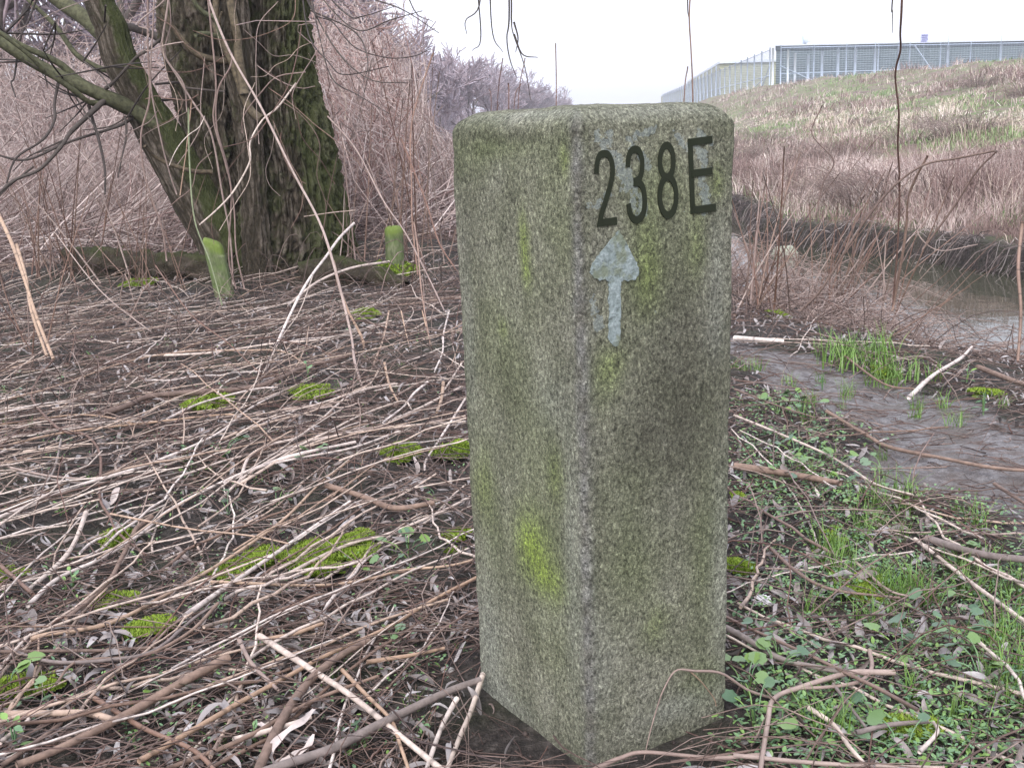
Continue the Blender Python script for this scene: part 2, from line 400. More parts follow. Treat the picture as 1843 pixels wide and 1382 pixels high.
# dark roots and stems hanging over the cut bank beyond the water
n = 3200
y = 4+26*rng.random(n)**1.3; x = Xf(y)+.05+.38*rng.random(n)
K = 5; s = np.linspace(0, 1, K)
top = H(x, y); ang = rng.normal(math.pi, .9, n); ln = .12+.38*rng.random(n)
P = np.stack([x[:, None]+np.cos(ang)[:, None]*ln[:, None]*s*.7, y[:, None]+np.sin(ang)[:, None]*ln[:, None]*s*.7,
              top[:, None]+.04*np.sin(s*2.2)[None]*rng.random(n)[:, None]*2-(s**2)[None]*ln[:, None]*.9], -1)
P += np.cumsum(rng.normal(0, .022, P.shape), 1); P[..., 2] = np.maximum(P[..., 2], WATER-.03)
R = np.repeat((.0015+.0045*rng.random(n)**2)[:, None], K, 1)
obj('bank_roots', tube_mesh('bank_roots', P, R, 3), stem_mat('bank_root', [(.03, .024, .024), (.20, .16, .15), (.06, .045, .045), (.48, .42, .40)], .8, 0, .3), kind='stuff',
    label='tangle of dark roots and dead stems over the cut bank across the water', cat='roots')

# dark low brush on the slope
brushp = []
for k in range(4):
    g_ = np.random.default_rng(300+k); n_ = 260; a_b = g_.random(n_)*6.28; r0_ = .55*np.sqrt(g_.random(n_)); K = 6; s_ = np.linspace(0, 1, K); h_ = .25+.45*g_.random(n_)
    bx, by = r0_*np.cos(a_b), r0_*np.sin(a_b)
    P_ = np.stack([bx[:, None]+(np.cos(a_b)*h_*.8)[:, None]*s_**1.4, by[:, None]+(np.sin(a_b)*h_*.8)[:, None]*s_**1.4, -.06+h_[:, None]*np.sin(s_*2.0)[None]*(1.15-r0_[:, None])], -1); P_ += np.cumsum(g_.normal(0, .025, P_.shape), 1)
    brushp.append(tube_mesh('dead_bush', P_, (.003+.004*g_.random(n_))[:, None]*np.linspace(1, .5, K)[None], 3))
M_brush = stem_mat('brush_stems', [(.16, .12, .105), (.30, .235, .21), (.21, .15, .135), (.42, .35, .31)], .8, 0, .3, 10)
g_ = np.random.default_rng(77); cb = 0
while cb < 34:
    y_ = 7+38*g_.random(); t0_ = g_.random(); x_ = float(Xf(y_))+.4+(float(Xc(y_))-float(Xf(y_)))*(.02+.9*g_.random())
    if not (.2 < x_/y_ < .62) or fbm(x_*.28, y_*.2, 4, 3, 31)*1.5 > .1: continue
    o = obj('dead_bush', brushp[cb % 4], M_brush, loc=(x_, y_, float(H(x_, y_))), label='dark low dead bush on the slope across the river', cat='bush', group='low dead bushes on the far slope'); q_s = .35+.75*g_.random(); o.scale = (q_s*1.3, q_s*1.3, q_s*.8); o.rotation_euler.z = g_.random()*6.28; cb += 1
# ------------------------------------------------------------------ boulder in the river, stones
def blob(name, loc, sc, m, seed=0, rough=.18, nu=28, nv=18, **kw):
    u = np.linspace(0, 2*np.pi, nu, endpoint=False); v_ = np.linspace(0, np.pi, nv)
    U, Vv = np.meshgrid(u, v_); X = np.sin(Vv)*np.cos(U); Y = np.sin(Vv)*np.sin(U); Z = np.cos(Vv)
    d = 1+rough*fbm(X*1.7+seed, Y*1.7, Z*1.7, 3, 50+seed)
    V = np.stack([X*d*sc[0], Y*d*sc[1], Z*d*sc[2]], -1); idx = np.arange(nu*nv).reshape(nv, nu)
    Q = np.stack([idx[:-1], idx[1:], np.roll(idx[1:], -1, 1), np.roll(idx[:-1], -1, 1)], -1).reshape(-1, 4)
    return obj(name, mk_mesh(name, V, Q), m, loc=loc, **kw)
M_rock = plain('river_rock', (.30, .31, .24), .7, var=.5, scale=24, bmp=.012)
p = at(1412, 452, 11.2); p[2] = WATER+.02
blob('boulder', p, (.13, .11, .10), M_rock, 3, .35, label='pale greenish boulder half sunk in the river beside the stone marker', cat='boulder')
p = at(1368, 470, 10.6); p[2] = WATER-.02
blob('boulder', p, (.09, .08, .05), M_rock, 5, .35, label='low grey boulder just breaking the water, left of the larger one', cat='boulder')

# ------------------------------------------------------------------ buildings and fence on the plateau
def box(name, c0, c1, m, parent=None, org=None, **kw):
    x0, y0, z0 = c0; x1, y1, z1 = c1
    V = [(x0, y0, z0), (x1, y0, z0), (x1, y1, z0), (x0, y1, z0), (x0, y0, z1), (x1, y0, z1), (x1, y1, z1), (x0, y1, z1)]
    return obj(name, mk_mesh(name, V, [(0, 3, 2, 1), (4, 5, 6, 7), (0, 1, 5, 4), (1, 2, 6, 5), (2, 3, 7, 6), (3, 0, 4, 7)], smooth=False), m, parent, **kw)
def root(name, loc, rz=0, label=None, cat=None, group=None):
    o = obj(name, None, None, None, label, cat, group, loc=loc); o.rotation_euler.z = rz; return o
def cladding(name, col):
    m, t, b = newmat(name)
    wv = N_(t, 'ShaderNodeTexWave'); wv.bands_direction = 'Z'; wv.inputs['Scale'].default_value = 1.6
    t.links.new(coords(t), wv.inputs['Vector'])
    c = mixc(t, 1.0, col, ramp(t, wv.outputs['Fac'], [(0, g(.75)), (.5, g(1.05)), (1, g(1.1))]), 'MULTIPLY')
    c = mixc(t, .5, c, ramp(t, noise(t, coords(t), .6, 3), [(.3, g(.8)), (.7, g(1.15))]), 'MULTIPLY')
    t.links.new(c, b.inputs['Base Color']); b.inputs['Roughness'].default_value = .5
    bump(t, b, wv.outputs['Fac'], .03)
    return m
M_greyclad = cladding('grey_cladding', (.13, .17, .185)); M_greenclad = cladding('sage_cladding', (.36, .37, .24))
M_fascia = plain('dark_fascia', (.05, .07, .085), .5, var=.1); M_capping = plain('pale_capping', (.6, .65, .7), .4, var=.08)
M_galv = plain('galvanised_steel', (.44, .51, .62), .4, 0, var=.15, scale=5)
ZP = 3.5
# grey workshop behind the right fence run
A = np.array([24.3, 99.0]); B = np.array([78.0, 113.0]); ang = math.atan2(B[1]-A[1], B[0]-A[0]); Ln = np.hypot(*(B-A))
rt = root('warehouse', (A[0], A[1], ZP-1.2), ang, 'long low grey warehouse with dark roof edge behind the fence', 'building')
zt = 4.78
def prism(name, base, z0, z1, m, parent):
    n_ = len(base); V = [(x, y, z0) for x, y in base]+[(x, y, z1) for x, y in base]
    return obj(name, mk_mesh(name, V, [(i, (i+1) % n_, n_+(i+1) % n_, n_+i) for i in range(n_)], ngons=[list(range(n_, 2*n_)), list(range(n_))[::-1]], smooth=False), m, parent)
prism('wall', [(0, 0), (Ln, 0), (Ln+14, 24), (14, 24)], 0, zt-.35, M_greyclad, rt)
prism('fascia', [(-.15, -.15), (Ln+.15, -.15), (Ln+14.15, 24.15), (13.85, 24.15)], zt-.35, zt-.02, M_fascia, rt)
prism('roof', [(-.25, -.25), (Ln+.25, -.25), (Ln+14.25, 24.25), (13.75, 24.25)], zt-.02, zt+.10, M_capping, rt)
for k in range(22):
    o = box('wall_panel', (.6+k*2.45, -.045, .1), (.6+k*2.45+2.38, 0.001-.003, zt-.45), M_greyclad, rt) if k == 0 else None
    if k == 0: pan = o
    else:
        c = pan.copy(); COL.objects.link(c); c.parent = rt; c.location.x = k*2.45
for k in range(2):
    box('skylight', (6+k*14, 5, zt+.10), (9+k*14, 8, zt+.35), M_capping, rt)
# sage building receding to the left
rt = root('industrial_building', (25.6, 131.0, ZP-1), 0, 'sage green long flat-roofed building receding behind the left fence run', 'building')
def prism(name, base, z0, z1, m, parent):
    n_ = len(base); V = [(x, y, z0) for x, y in base]+[(x, y, z1) for x, y in base]
    return obj(name, mk_mesh(name, V, [(i, (i+1) % n_, n_+(i+1) % n_, n_+i) for i in range(n_)], ngons=[list(range(n_, 2*n_)), list(range(n_))[::-1]], smooth=False), m, parent)
base = [(0, 0), (9.5, 1.0), (15, 59), (6.0, 59)]
prism('wall', base, 0, 4.85, M_greenclad, rt)
prism('roof', [(x*1.02-.1, y*1.01-.3) for x, y in base], 4.855, 5.12, M_capping, rt)
for k in range(9):
    f = (k+.5)/9; box('downpipe', (6*f-.16, 59*f-.1, 0), (6*f-.05, 59*f+.05, 4.8), M_galv, rt)
rt = root('industrial_building', (31.9, 191.0, ZP-1), 0, 'lower pale building at the far left end of the fenced yard', 'building')
base = [(0, 0), (9, 1), (14, 60), (4, 60)]
prism('wall', base, 0, 4.1, M_greenclad, rt); prism('roof', [(x*1.02-.1, y*1.01-.3) for x, y in base], 4.105, 4.4, M_capping, rt)
# dish on the roof
rt = root('satellite_dish', (27.35, 101.5, ZP-1.2+zt+.1), .3, 'pale satellite dish standing on the warehouse roof edge', 'satellite dish')
u = np.linspace(0, 2*np.pi, 20, endpoint=False); rs_ = np.linspace(0.02, .62, 6)
V = [(.5*r_i**2*1.2*1.0, r_i*math.cos(a)*.8, .72+r_i*math.sin(a)) for r_i in rs_ for a in u]
idx = np.arange(120).reshape(6, 20); Q = np.stack([idx[:-1], idx[1:], np.roll(idx[1:], -1, 1), np.roll(idx[:-1], -1, 1)], -1).reshape(-1, 4)
o = obj('reflector', mk_mesh('reflector', V, Q), M_capping, rt); sm = o.modifiers.new('s', 'SOLIDIFY'); sm.thickness = .05
obj('mast', tube_mesh('mast', [[(-.05, 0, 0), (-.05, 0, .75)]], [[.05, .05]], 8), M_galv, rt)
obj('feed_arm', tube_mesh('feed_arm', [[(0, 0, .2), (.75, 0, .35)]], [[.03, .03]], 6), M_galv, rt)
box('base', (-.35, -.3, 0), (.9, .3, .06), M_fascia, rt)
# fence runs: posts, rails, mesh
def fence_run(A, B, zA, zB, hA, hB, n, label, extra=True):
    A = np.array(A, float); B = np.array(B, float); d = B-A; Ln = np.hypot(*d); ang = math.atan2(d[1], d[0])
    rt = root('mesh_fence', (A[0], A[1], 0), ang, label, 'fence')
    zb = lambda s: zA+(zB-zA)*s; ht = lambda s: hA+(hB-hA)*s
    pm = None
    for k in range(n+1):
        s = k/n
        o = tube_mesh('post', [[(s*Ln, 0, zb(s)-.8), (s*Ln, 0, zb(s)+ht(s)*.5), (s*Ln, 0, zb(s)+ht(s)+.12)]], [[.055]*3], 6, True)
        obj('post', o, M_galv, rt)
    for f in (.32, .985):
        obj('rail', tube_mesh('rail', [[(0, -.03, zA+hA*f), (Ln, -.03, zB+hB*f)]], [[.035, .035]], 5), M_galv, rt)
    P, R = [], []
    for f in np.arange(.02, 1.0, .033):
        P.append([(0, -.07, zA+hA*f), (Ln, -.07, zB+hB*f)]); R.append([.006, .006])
    for k in range(int(Ln/.28)):
        s = k*.28/Ln; P.append([(s*Ln, -.08, zb(s)), (s*Ln, -.08, zb(s)+ht(s))]); R.append([.005, .005])
    obj('wire_mesh', tube_mesh('wire_mesh', P, R, 3), M_galv, rt, kind='stuff')
    return rt
f1 = fence_run((22.6, 90.5), (66, 103), 3.4, 3.9, 3.05, 2.55, 15, 'long galvanised mesh fence along the plateau in front of the warehouse')
f2 = fence_run((21.6, 90.0), (31.0, 214.0), 3.3, 3.9, 3.0, 2.3, 30, 'galvanised mesh fence receding left from the corner of the yard')
for (pa, ta, lb) in ((( 22.6, 90.4), (3.6, 6.6), 0),):
    pass
br = obj('brace', tube_mesh('brace', [[(3.6, -.12, 3.5), (-.1, -.12, 5.0)]], [[.04, .04]], 5), M_galv, f1)
obj('brace', tube_mesh('brace', [[(14.6, -.12, 3.9), (12.4, -.12, 6.35)]], [[.06, .06]], 5), M_galv, f1)
obj('brace', tube_mesh('brace', [[(5.0, -.1, 3.3), (0.3, -.1, 5.2)]], [[.04, .04]], 5), M_galv, f2)
obj('brace', tube_mesh('brace', [[(1, .12, 4.2), (7.5, .12, 3.6)]], [[.035, .035]], 5), M_galv, f2)
# corner posts and tall posts behind
for (px, Y, ztop, rad, lb) in [(1391, 89.5, 6.35, .10, 'white corner post of the fence at its left end'), (1418, 90, 6.2, .09, 'second pale steel post beside the fence corner'), (1431, 93, 6.1, .10, 'third pale steel post right of the fence corner')]:
    p = at(px, 120, Y); obj('steel_post', tube_mesh('steel_post', [[(0, 0, 0), (0, 0, ztop-2.6)]], [[rad, rad]], 8, True), M_capping, loc=(p[0], p[1], 2.6), label=lb, cat='post')
for (px, ty, Y) in [(1455, 98, 97), (1480, 92, 97), (1509, 86, 97.5), (1540, 84, 98), (1576, 76, 98), (1618, 80, 98.5), (1708, 57, 99), (1804, 47, 100)]:
    p = at(px, ty, Y); zt_ = p[2]; zf = min(zt_, 6.55)
    rt = root('mast_post', (p[0], p[1], 2.8), 0, 'tall grey pole with thin whip rising behind the fence', 'pole', 'grey poles behind the mesh fence')
    obj('pole', tube_mesh('pole', [[(0, 0, 0), (0, 0, zf-2.8)]], [[.12, .12]], 6, True), M_galv, rt)
    if zt_ > zf+.1: obj('whip', tube_mesh('whip', [[(0, 0, zf-2.8), (0, 0, zt_-2.8)]], [[.03, .02]], 4), M_galv, rt)
# sign above the roof
p = at(1656, 71, 99); Yd = 99
rt = root('site_sign', (p[0], p[1]-1.0, 2.8), .12, 'small white sign with dark blue lines high above the fence', 'sign')
M_sgn = plain('sign_white', (.55, .58, .78), .5, var=.05); M_ink = plain('sign_blue', (.06, .06, .22), .5, var=.05)
zc = p[2]-2.8
obj('pole', tube_mesh('pole', [[(0, .05, 0), (0, .05, zc-.3)]], [[.022, .022]], 6, True), M_galv, rt)
box('board', (-.36, -.02, zc-.36), (.36, .03, zc+.34), M_sgn, rt)
for k, (zz, xa, xb) in enumerate([(.24, -.28, .3), (.08, -.30, .26), (-.08, -.26, .30), (-.24, -.3, .2)]):
    box('lettering_line', (xa, -.03, zc+zz-.045), (xb, -.0205, zc+zz+.045), M_ink, rt)

# ------------------------------------------------------------------ bare trees
def bare_tree(name, h, seed, depth=5, spread=.6):
    g_ = np.random.default_rng(seed); segs = []; trunk = []
    def br(p, d, ln, r, lv):
        pts = [p]; q = p.copy(); dd = d.copy()
        for k in range(3):
            dd = dd+g_.normal(0, .13, 3); dd[2] += .05; dd /= np.linalg.norm(dd); q = q+dd*ln/3; pts.append(q.copy())
        rad = np.linspace(r, r*.6, 4)
        (trunk if lv < 2 else segs).append((np.array(pts), rad))
        if lv >= depth: return
        nb = [4, 4, 4, 4, 4, 0][lv] if lv < 5 else 0
        for k in range(nb):
            f = .35+.65*(k+1)/nb; base = np.array(pts)[min(3, int(f*3))]
            nd = dd+g_.normal(0, spread, 3); nd[2] = abs(nd[2])*.7+.15; nd /= np.linalg.norm(nd)
            br(base, nd, ln*(.58+.25*g_.random()), r*.55, lv+1)
    br(np.zeros(3), np.array([0, 0, 1.]), h*.33, h*.016, 0)
    return trunk, segs
protos = []
for k in range(5):
    tk, sg = bare_tree('t', 7, 100+k)
    mt_ = tube_mesh('trunk', np.array([a for a, b_ in tk]), np.array([b_ for a, b_ in tk]), 6)
    mc = tube_mesh('crown', np.array([a for a, b_ in sg]), np.maximum(np.array([b_ for a, b_ in sg]), .011), 3)
    mf = tube_mesh('crown', np.array([a for a, b_ in sg]), np.maximum(np.array([b_ for a, b_ in sg])*1.5, .030), 3)
    protos.append((mt_, mc, mf))
M_bark_far = stem_mat('far_bark', [(.12, .10, .09), (.17, .15, .12)], .8, 0, .4, 10)
def tree_at(k, x, y, s, label, group):
    rt = root('bare_tree', (x, y, float(H(x, y))-.1), rng.random()*6.28, label, 'tree', group); rt.scale = (s*1.3, s*1.3, s*1.4)
    obj('trunk', protos[k][0], M_bark_far, rt); obj('crown', protos[k][1 if y < 48 else 2], M_farwood, rt)
q = 0
line = [(-16, 24, 1.15), (-13, 22, 1.0), (-10.4, 21, 1.1), (-8.4, 20, 1.05), (-6.6, 19, .95), (-15, 30, 1.2), (-11.5, 29, 1.3), (-9.5, 27, 1.25), (-13.8, 36, 1.3), (-10, 36, 1.3), (-7.5, 30, 1.0),
        (-8.6, 44, 1.15), (-10.6, 50, 1.3), (-7.6, 52, 1.05), (-6.2, 46, .75), (-5.0, 52, .72), (-8.8, 62, 1.15), (-6.6, 66, 1.0), (-5.2, 72, .88), (-7.5, 80, 1.15), (-4.2, 84, .85), (-5.8, 94, 1.05), (-2.4, 96, .85), (-4.4, 108, 1.05), (-1.4, 112, .9), (-3.5, 125, 1.1),
        (.2, 126, .9), (-1.5, 140, 1.1), (2.2, 142, .95), (.6, 158, 1.1), (4.2, 160, .95), (3, 180, 1.1), (6.5, 184, 1.0), (6, 210, 1.15), (9, 215, 1.0), (9, 245, 1.1), (12, 240, .9), (14, 262, 1.0)]
for (x, y, s) in line:
    tree_at(q % 5, x+rng.normal(0, .3), y, s, 'bare purplish tree in the receding row beyond the bramble thicket', 'bare trees beyond the thicket'); q += 1

# ------------------------------------------------------------------ thicket of dead canes behind the tree
def arching(n, x, y, hgt, bend, K, seed, curl=.04, rad=(.003, .006)):
    g_ = np.random.default_rng(seed); s = np.linspace(0, 1, K)
    a = g_.random(n)*2*np.pi; z0 = H(x, y)
    L_ = bend*hgt
    rise = np.sin(np.minimum(s[None]*(1.6+1.3*g_.random(n)[:, None]), np.pi*.95))
    rise = rise*hgt[:, None]
    P = np.stack([x[:, None]+np.cos(a)[:, None]*L_[:, None]*s**1.3, y[:, None]+np.sin(a)[:, None]*L_[:, None]*s**1.3, z0[:, None]+rise], -1)
    nz = np.cumsum(g_.normal(0, 1, P.shape), 1)*curl*hgt[:, None, None]/2; nz[:, 0] = 0
    P = P+nz
    R = (rad[0]+(rad[1]-rad[0])*g_.random(n))[:, None]*np.linspace(1, .45, K)[None]
    return P, R
n = 11000
yy = 9.6+17*rng.random(n)**1.25; f = rng.random(n); xl = -.56*yy; xr = np.minimum(Xn(yy)-.7, .0*yy)
xx = xl+(xr-xl)*f
hg = (1.0+1.15*rng.random(n))*np.clip((yy-7)/7, .5, 1.15)*np.where(xx/yy < -.25, .95, 1.0)*np.clip((-xx/yy+.10)/.17, .42, 1.0)
P, R = arching(n, xx, yy, hg, .35+1.0*rng.random(n), 10, 5, .11, (.0025, .006))
R *= np.clip(yy/12, .8, 1.6)[:, None]
sk = ((P[..., 0]/P[..., 1] > -.062) & (P[..., 2] > .92-.0*P[..., 1])).any(1) | (P[..., 2] > 3.1).any(1); P, R = P[~sk], R[~sk]
obj('bramble_thicket', tube_mesh('bramble_thicket', P, R, 3), M_thicket, kind='stuff', label='dense pinkish brown thicket of dead arching bramble canes behind the willow', cat='thicket')
n = 3600; yf = 27+110*rng.random(n)**1.6; xf_ = np.interp(yf, [20, 50, 110, 150], [-3.2, -5.6, -4.0, -.5])-(.5+.16*yf)*rng.random(n)**1.4
P, R = arching(n, xf_, yf, 1.6+1.6*rng.random(n), .4+.6*rng.random(n), 6, 15, .12, (.010, .020)); R *= np.clip(yf/40, .7, 2.2)[:, None]
obj('far_scrub', tube_mesh('far_scrub', P, R, 3), M_farwood, kind='stuff', label='distant purplish scrub filling the valley between thicket and far trees', cat='scrub')
n = 2000; yc_ = 8.6+6*rng.random(n); xc_ = yc_*(-.17+.11*rng.random(n)); P, R = arching(n, xc_, yc_, .7+1.1*rng.random(n), .5+.7*rng.random(n), 14, 25, .20, (.003, .006))
sk = (P[..., 0]/P[..., 1] > -.062).any(1); P, R = P[~sk], R[~sk]
obj('curly_canes', tube_mesh('curly_canes', P, R, 3), stem_mat('curly_cane', [(.50, .36, .32), (.70, .60, .56), (.38, .22, .19), (.60, .48, .44)], .6, 0, .3, 20), kind='stuff', label='curly reddish and pale dead stems tangled right of the willow trunk', cat='stems')
# low broken canes on the thicket floor
n = 6500; yy = 8.2+11*rng.random(n)**1.5; xx = -.55*yy+(np.minimum(Xn(yy)-.6, .3)+.55*yy)*rng.random(n)
s = np.linspace(-.5, .5, 4); a = rng.normal(.3, .9, n); ln = .3+.9*rng.random(n); tl = rng.normal(0, .35, n)
P = np.stack([xx[:, None]+np.cos(a)[:, None]*ln[:, None]*s, yy[:, None]+np.sin(a)[:, None]*ln[:, None]*s, H(xx, yy)[:, None]+.02+.25*rng.random(n)[:, None]**2+tl[:, None]*ln[:, None]*(s+.5)], -1)
P += rng.normal(0, .015, P.shape)
R = np.repeat((.0025+.004*rng.random(n))[:, None], 4, 1)
obj('thicket_litter', tube_mesh('thicket_litter', P, R, 3), M_thicket, kind='stuff', label='fallen broken canes covering the ground at the foot of the thicket', cat='litter')
# fine straw standing left of the willow
n = 5200; yy = 8.6+5.5*rng.random(n); xx = -.56*yy+(.30*yy)*rng.random(n)
s = np.linspace(0, 1, 5); a = rng.normal(1.2, .8, n); hh2 = .35+.9*rng.random(n)
P = np.stack([xx[:, None]+np.cos(a)[:, None]*hh2[:, None]*.9*s**1.4, yy[:, None]+np.sin(a)[:, None]*hh2[:, None]*.3*s, H(xx, yy)[:, None]+hh2[:, None]*s*(1-.25*s)], -1)
P += rng.normal(0, .02, P.shape)*s[None, :, None]
R = (.0022+.0025*rng.random(n))[:, None]*np.linspace(1, .5, 5)[None]
obj('dead_stalks', tube_mesh('dead_stalks', P, R, 3), M_thicket, kind='stuff', label='fine leaning dead stalks crowding the ground left of the willow', cat='stalks')

# ------------------------------------------------------------------ air
hm = bpy.data.materials.new('air'); hm.use_nodes = True; ht_ = hm.node_tree; ht_.nodes.clear()
ho = ht_.nodes.new('ShaderNodeOutputMaterial'); hv = ht_.nodes.new('ShaderNodeVolumePrincipled')
hv.inputs['Color'].default_value = (.93, .94, 1, 1); hv.inputs['Density'].default_value = .0016; hv.inputs['Anisotropy'].default_value = .2
ht_.links.new(hv.outputs[0], ho.inputs['Volume'])
if HAZE: box('haze', (-420, -30, -2.0), (420, 700, 17), hm, kind='stuff', label='thin pale winter haze over the valley', cat='haze')
# ------------------------------------------------------------------ the stone marker
PF = np.array([.0897, 1.3719]); YAW = 1.0137
rdir = np.array([math.sin(YAW), math.cos(YAW)]); ldir = np.array([-math.cos(YAW), math.sin(YAW)])
PA, PB, PH = .3042, .2594, .9002
PC = PF+ldir*PA/2+rdir*PB/2
def face_hit(px, py, side='R', off=0.0):
    """point on the right (R) or left (L) face plane -> (u, z) and world point"""
    nrm = -ldir if side == 'R' else -rdir
    d = ray(px, py); o = np.array([0, 0, EYE]); p0 = np.array([PF[0]+nrm[0]*off, PF[1]+nrm[1]*off, 0])
    n3 = np.array([nrm[0], nrm[1], 0.]); t = ((p0-o)@n3)/(d@n3); P = o+d*t
    dr = rdir if side == 'R' else ldir
    return (P[:2]-p0[:2])@dr, P[2], P
# perimeter with rounded corners; start at the front edge, counter-clockwise seen from above: right face first
rc = .009; step = .0042
def perimeter():
    pts, nr_, fid, us = [], [], [], []
    cs = [(0, 0), (PB, 0), (PB, PA), (0, PA)]            # local (r,l)
    ds = [(1, 0), (0, 1), (-1, 0), (0, -1)]; ns = [(0, -1), (1, 0), (0, 1), (-1, 0)]
    for k in range(4):
        c0, d, nn = np.array(cs[k], float), np.array(ds[k], float), np.array(ns[k], float)
        Lk = PB if k % 2 == 0 else PA; m_ = int((Lk-2*rc)/step)
        for q_ in range(m_+1):
            s_ = rc+(Lk-2*rc)*q_/m_; pts.append(c0+d*s_); nr_.append(nn); fid.append(k); us.append(s_)
        n2 = np.array(ns[(k+1) % 4], float); cc = c0+d*(Lk-rc)-nn*rc
        for a in np.linspace(0, np.pi/2, 6)[1:-1]:
            v_ = nn*math.cos(a)+n2*math.sin(a); pts.append(cc+v_*rc); nr_.append(v_); fid.append(k+.5); us.append(Lk)
    return np.array(pts), np.array(nr_), np.array(fid), np.array(us)
pp, pn, fid, us = perimeter(); npm = len(pp)
zs = np.concatenate([np.arange(-.14, PH-.006, .0042), PH-.006+np.array([.004, .009, .014, .018, .0215, .0245, .0265, .0275])])
ins = np.concatenate([np.zeros(len(zs)-8), np.array([.0012, .0035, .0075, .012, .0165, .022, .029, .040])])
ctr = np.array([PB/2, PA/2])
rows, zz_, F_, U_, Z_, NX = [], [], [], [], [], []
for z_, i_ in zip(zs, ins):
    sc_ = (np.array([PB, PA])-2*i_)/np.array([PB, PA]); fl = .003+.0105*np.clip(z_/PH, 0, 1); kx = 1+fl/np.array([PB, PA]); q0 = ctr+(pp-ctr)*sc_; rows.append(q0*kx); zz_.append(np.full(npm, z_))
for f in (.6, .3, .02):
    rows.append(ctr+(rows[len(zs)-1]-ctr)*f); zz_.append(np.full(npm, zs[-1]+.002*(1-f)))
rows = np.array(rows); zz_ = np.array(zz_); nrow = len(rows)
LX, LY, LZ = rows[..., 0], rows[..., 1], zz_
vert_w = (np.arange(nrow) < len(zs))[:, None]
lumps = .0016*fbm(LX*9, LY*9, LZ*9, 3, 61)+.0009*fbm(LX*45, LY*45, LZ*45, 2, 62)+.0007*fbm(LX*140, LY*140, LZ*140, 2, 65)
edge = np.exp(-((np.minimum(us, np.where((np.floor(fid) % 2) == 0, PB, PA)-us))/.016)**2)[None]
lumps = lumps*np.where((LZ > .42) & (fid == 0)[None] & (LZ < .86), .3, 1)-.0018*edge*np.clip(.25+fbm(LX*22, LY*22, LZ*22, 2, 63), 0, 1)
topw = sstep(PH-.03, PH, LZ); lumps = lumps+topw*(.0016*fbm(LX*90, LY*90, LZ*90, 2, 64))
lumps = lumps+.0015*(fid == 0)[None]*0
dx, dy = pn[:, 0][None]*lumps, pn[:, 1][None]*lumps
k_in = np.where(vert_w, 1, 0)
LXd, LYd = LX+dx*k_in, LY+dy*k_in
LZd = LZ+topw*(.0020*fbm(LX*60, LY*60, 1, 3, 66)+.0025*fbm(LX*11, LY*11, 2, 2, 67))
# flare: the base widens very slightly to the left
WX = PF[0]+rdir[0]*LXd+ldir[0]*LYd; WY = PF[1]+rdir[1]*LXd+ldir[1]*LYd
V = np.stack([WX-PC[0], WY-PC[1], LZd], -1)
ix = np.arange(nrow*npm).reshape(nrow, npm)
Q = np.stack([ix[:-1], np.roll(ix[:-1], -1, 1), np.roll(ix[1:], -1, 1), ix[1:]], -1).reshape(-1, 4)
# stains as they lie on the faces: (face, px, py, half width px, half height px, amount)
RF, LF = (np.round(fid) == 0) | (fid == 0), (fid >= 3)
u_R = LX; u_L = LY
def stain(lst):
    out = np.zeros(LX.shape)
    for (s_, px, py, sx, sy, am) in lst:
        u0, z0, _ = face_hit(px, py, s_); u1 = face_hit(px+sx, py, s_)[0]; su = abs(u1-u0); sz = sy/1350.
        uu = u_R if s_ == 'R' else u_L
        onf = (LY < .02) if s_ == 'R' else (LX < .02)
        out += am*np.exp(-((uu-u0)/su)**2-((LZ-z0)/sz)**2)*onf
    return out
lime = stain([('L', 955, 980, 26, 60, 1.1), ('L', 985, 1040, 26, 40, .8), ('L', 943, 430, 9, 45, .75), ('L', 948, 490, 9, 30, .6), ('L', 1015, 290, 8, 25, .5), ('L', 905, 590, 8, 20, .35), ('L', 1000, 860, 14, 50, .35),
              ('L', 868, 870, 14, 70, .3), ('R', 1165, 480, 22, 70, .35), ('R', 1100, 665, 20, 35, .4), ('R', 1180, 1120, 20, 40, .3), ('R', 1255, 440, 14, 60, .25), ('R', 1290, 330, 12, 30, .4)])
green = stain([('R', 1190, 330, 60, 60, .6), ('R', 1165, 480, 40, 130, .8), ('R', 1090, 680, 30, 60, .6), ('R', 1140, 980, 50, 160, .6), ('R', 1270, 1000, 30, 180, .55), ('R', 1265, 1230, 45, 50, .7), ('R', 1240, 460, 24, 100, .5),
               ('L', 1000, 400, 40, 130, .55), ('L', 870, 280, 60, 60, .5), ('L', 900, 600, 50, 140, .45), ('L', 960, 820, 60, 200, .5), ('L', 880, 900, 22, 200, .6), ('L', 985, 1040, 60, 120, .55), ('L', 930, 260, 120, 26, .5), ('L', 1000, 1180, 40, 90, .3)])
dark = stain([('R', 1225, 560, 60, 120, .5), ('R', 1215, 700, 75, 140, .7), ('R', 1225, 820, 60, 120, .6), ('R', 1140, 800, 35, 60, .5), ('R', 1150, 930, 40, 50, .3), ('R', 1290, 620, 25, 150, .4),
              ('L', 900, 245, 90, 16, .7), ('L', 850, 420, 24, 150, .35), ('L', 915, 700, 30, 110, .35), ('L', 1010, 620, 24, 200, .35), ('R', 1200, 1300, 60, 26, .2)])
pale = stain([('L', 880, 1150, 26, 140, .6), ('L', 900, 1270, 60, 60, .7), ('L', 1030, 1000, 16, 260, .5), ('L', 845, 620, 12, 160, .4), ('L', 990, 720, 30, 60, .35), ('R', 1300, 1020, 20, 200, .5), ('R', 1220, 1270, 60, 30, .5), ('R', 1080, 1200, 30, 110, .35),
              ('R', 1180, 200, 120, 16, .4), ('L', 960, 205, 120, 14, .5), ('R', 1290, 480, 16, 100, .4), ('R', 1290, 600, 20, 60, .3)])
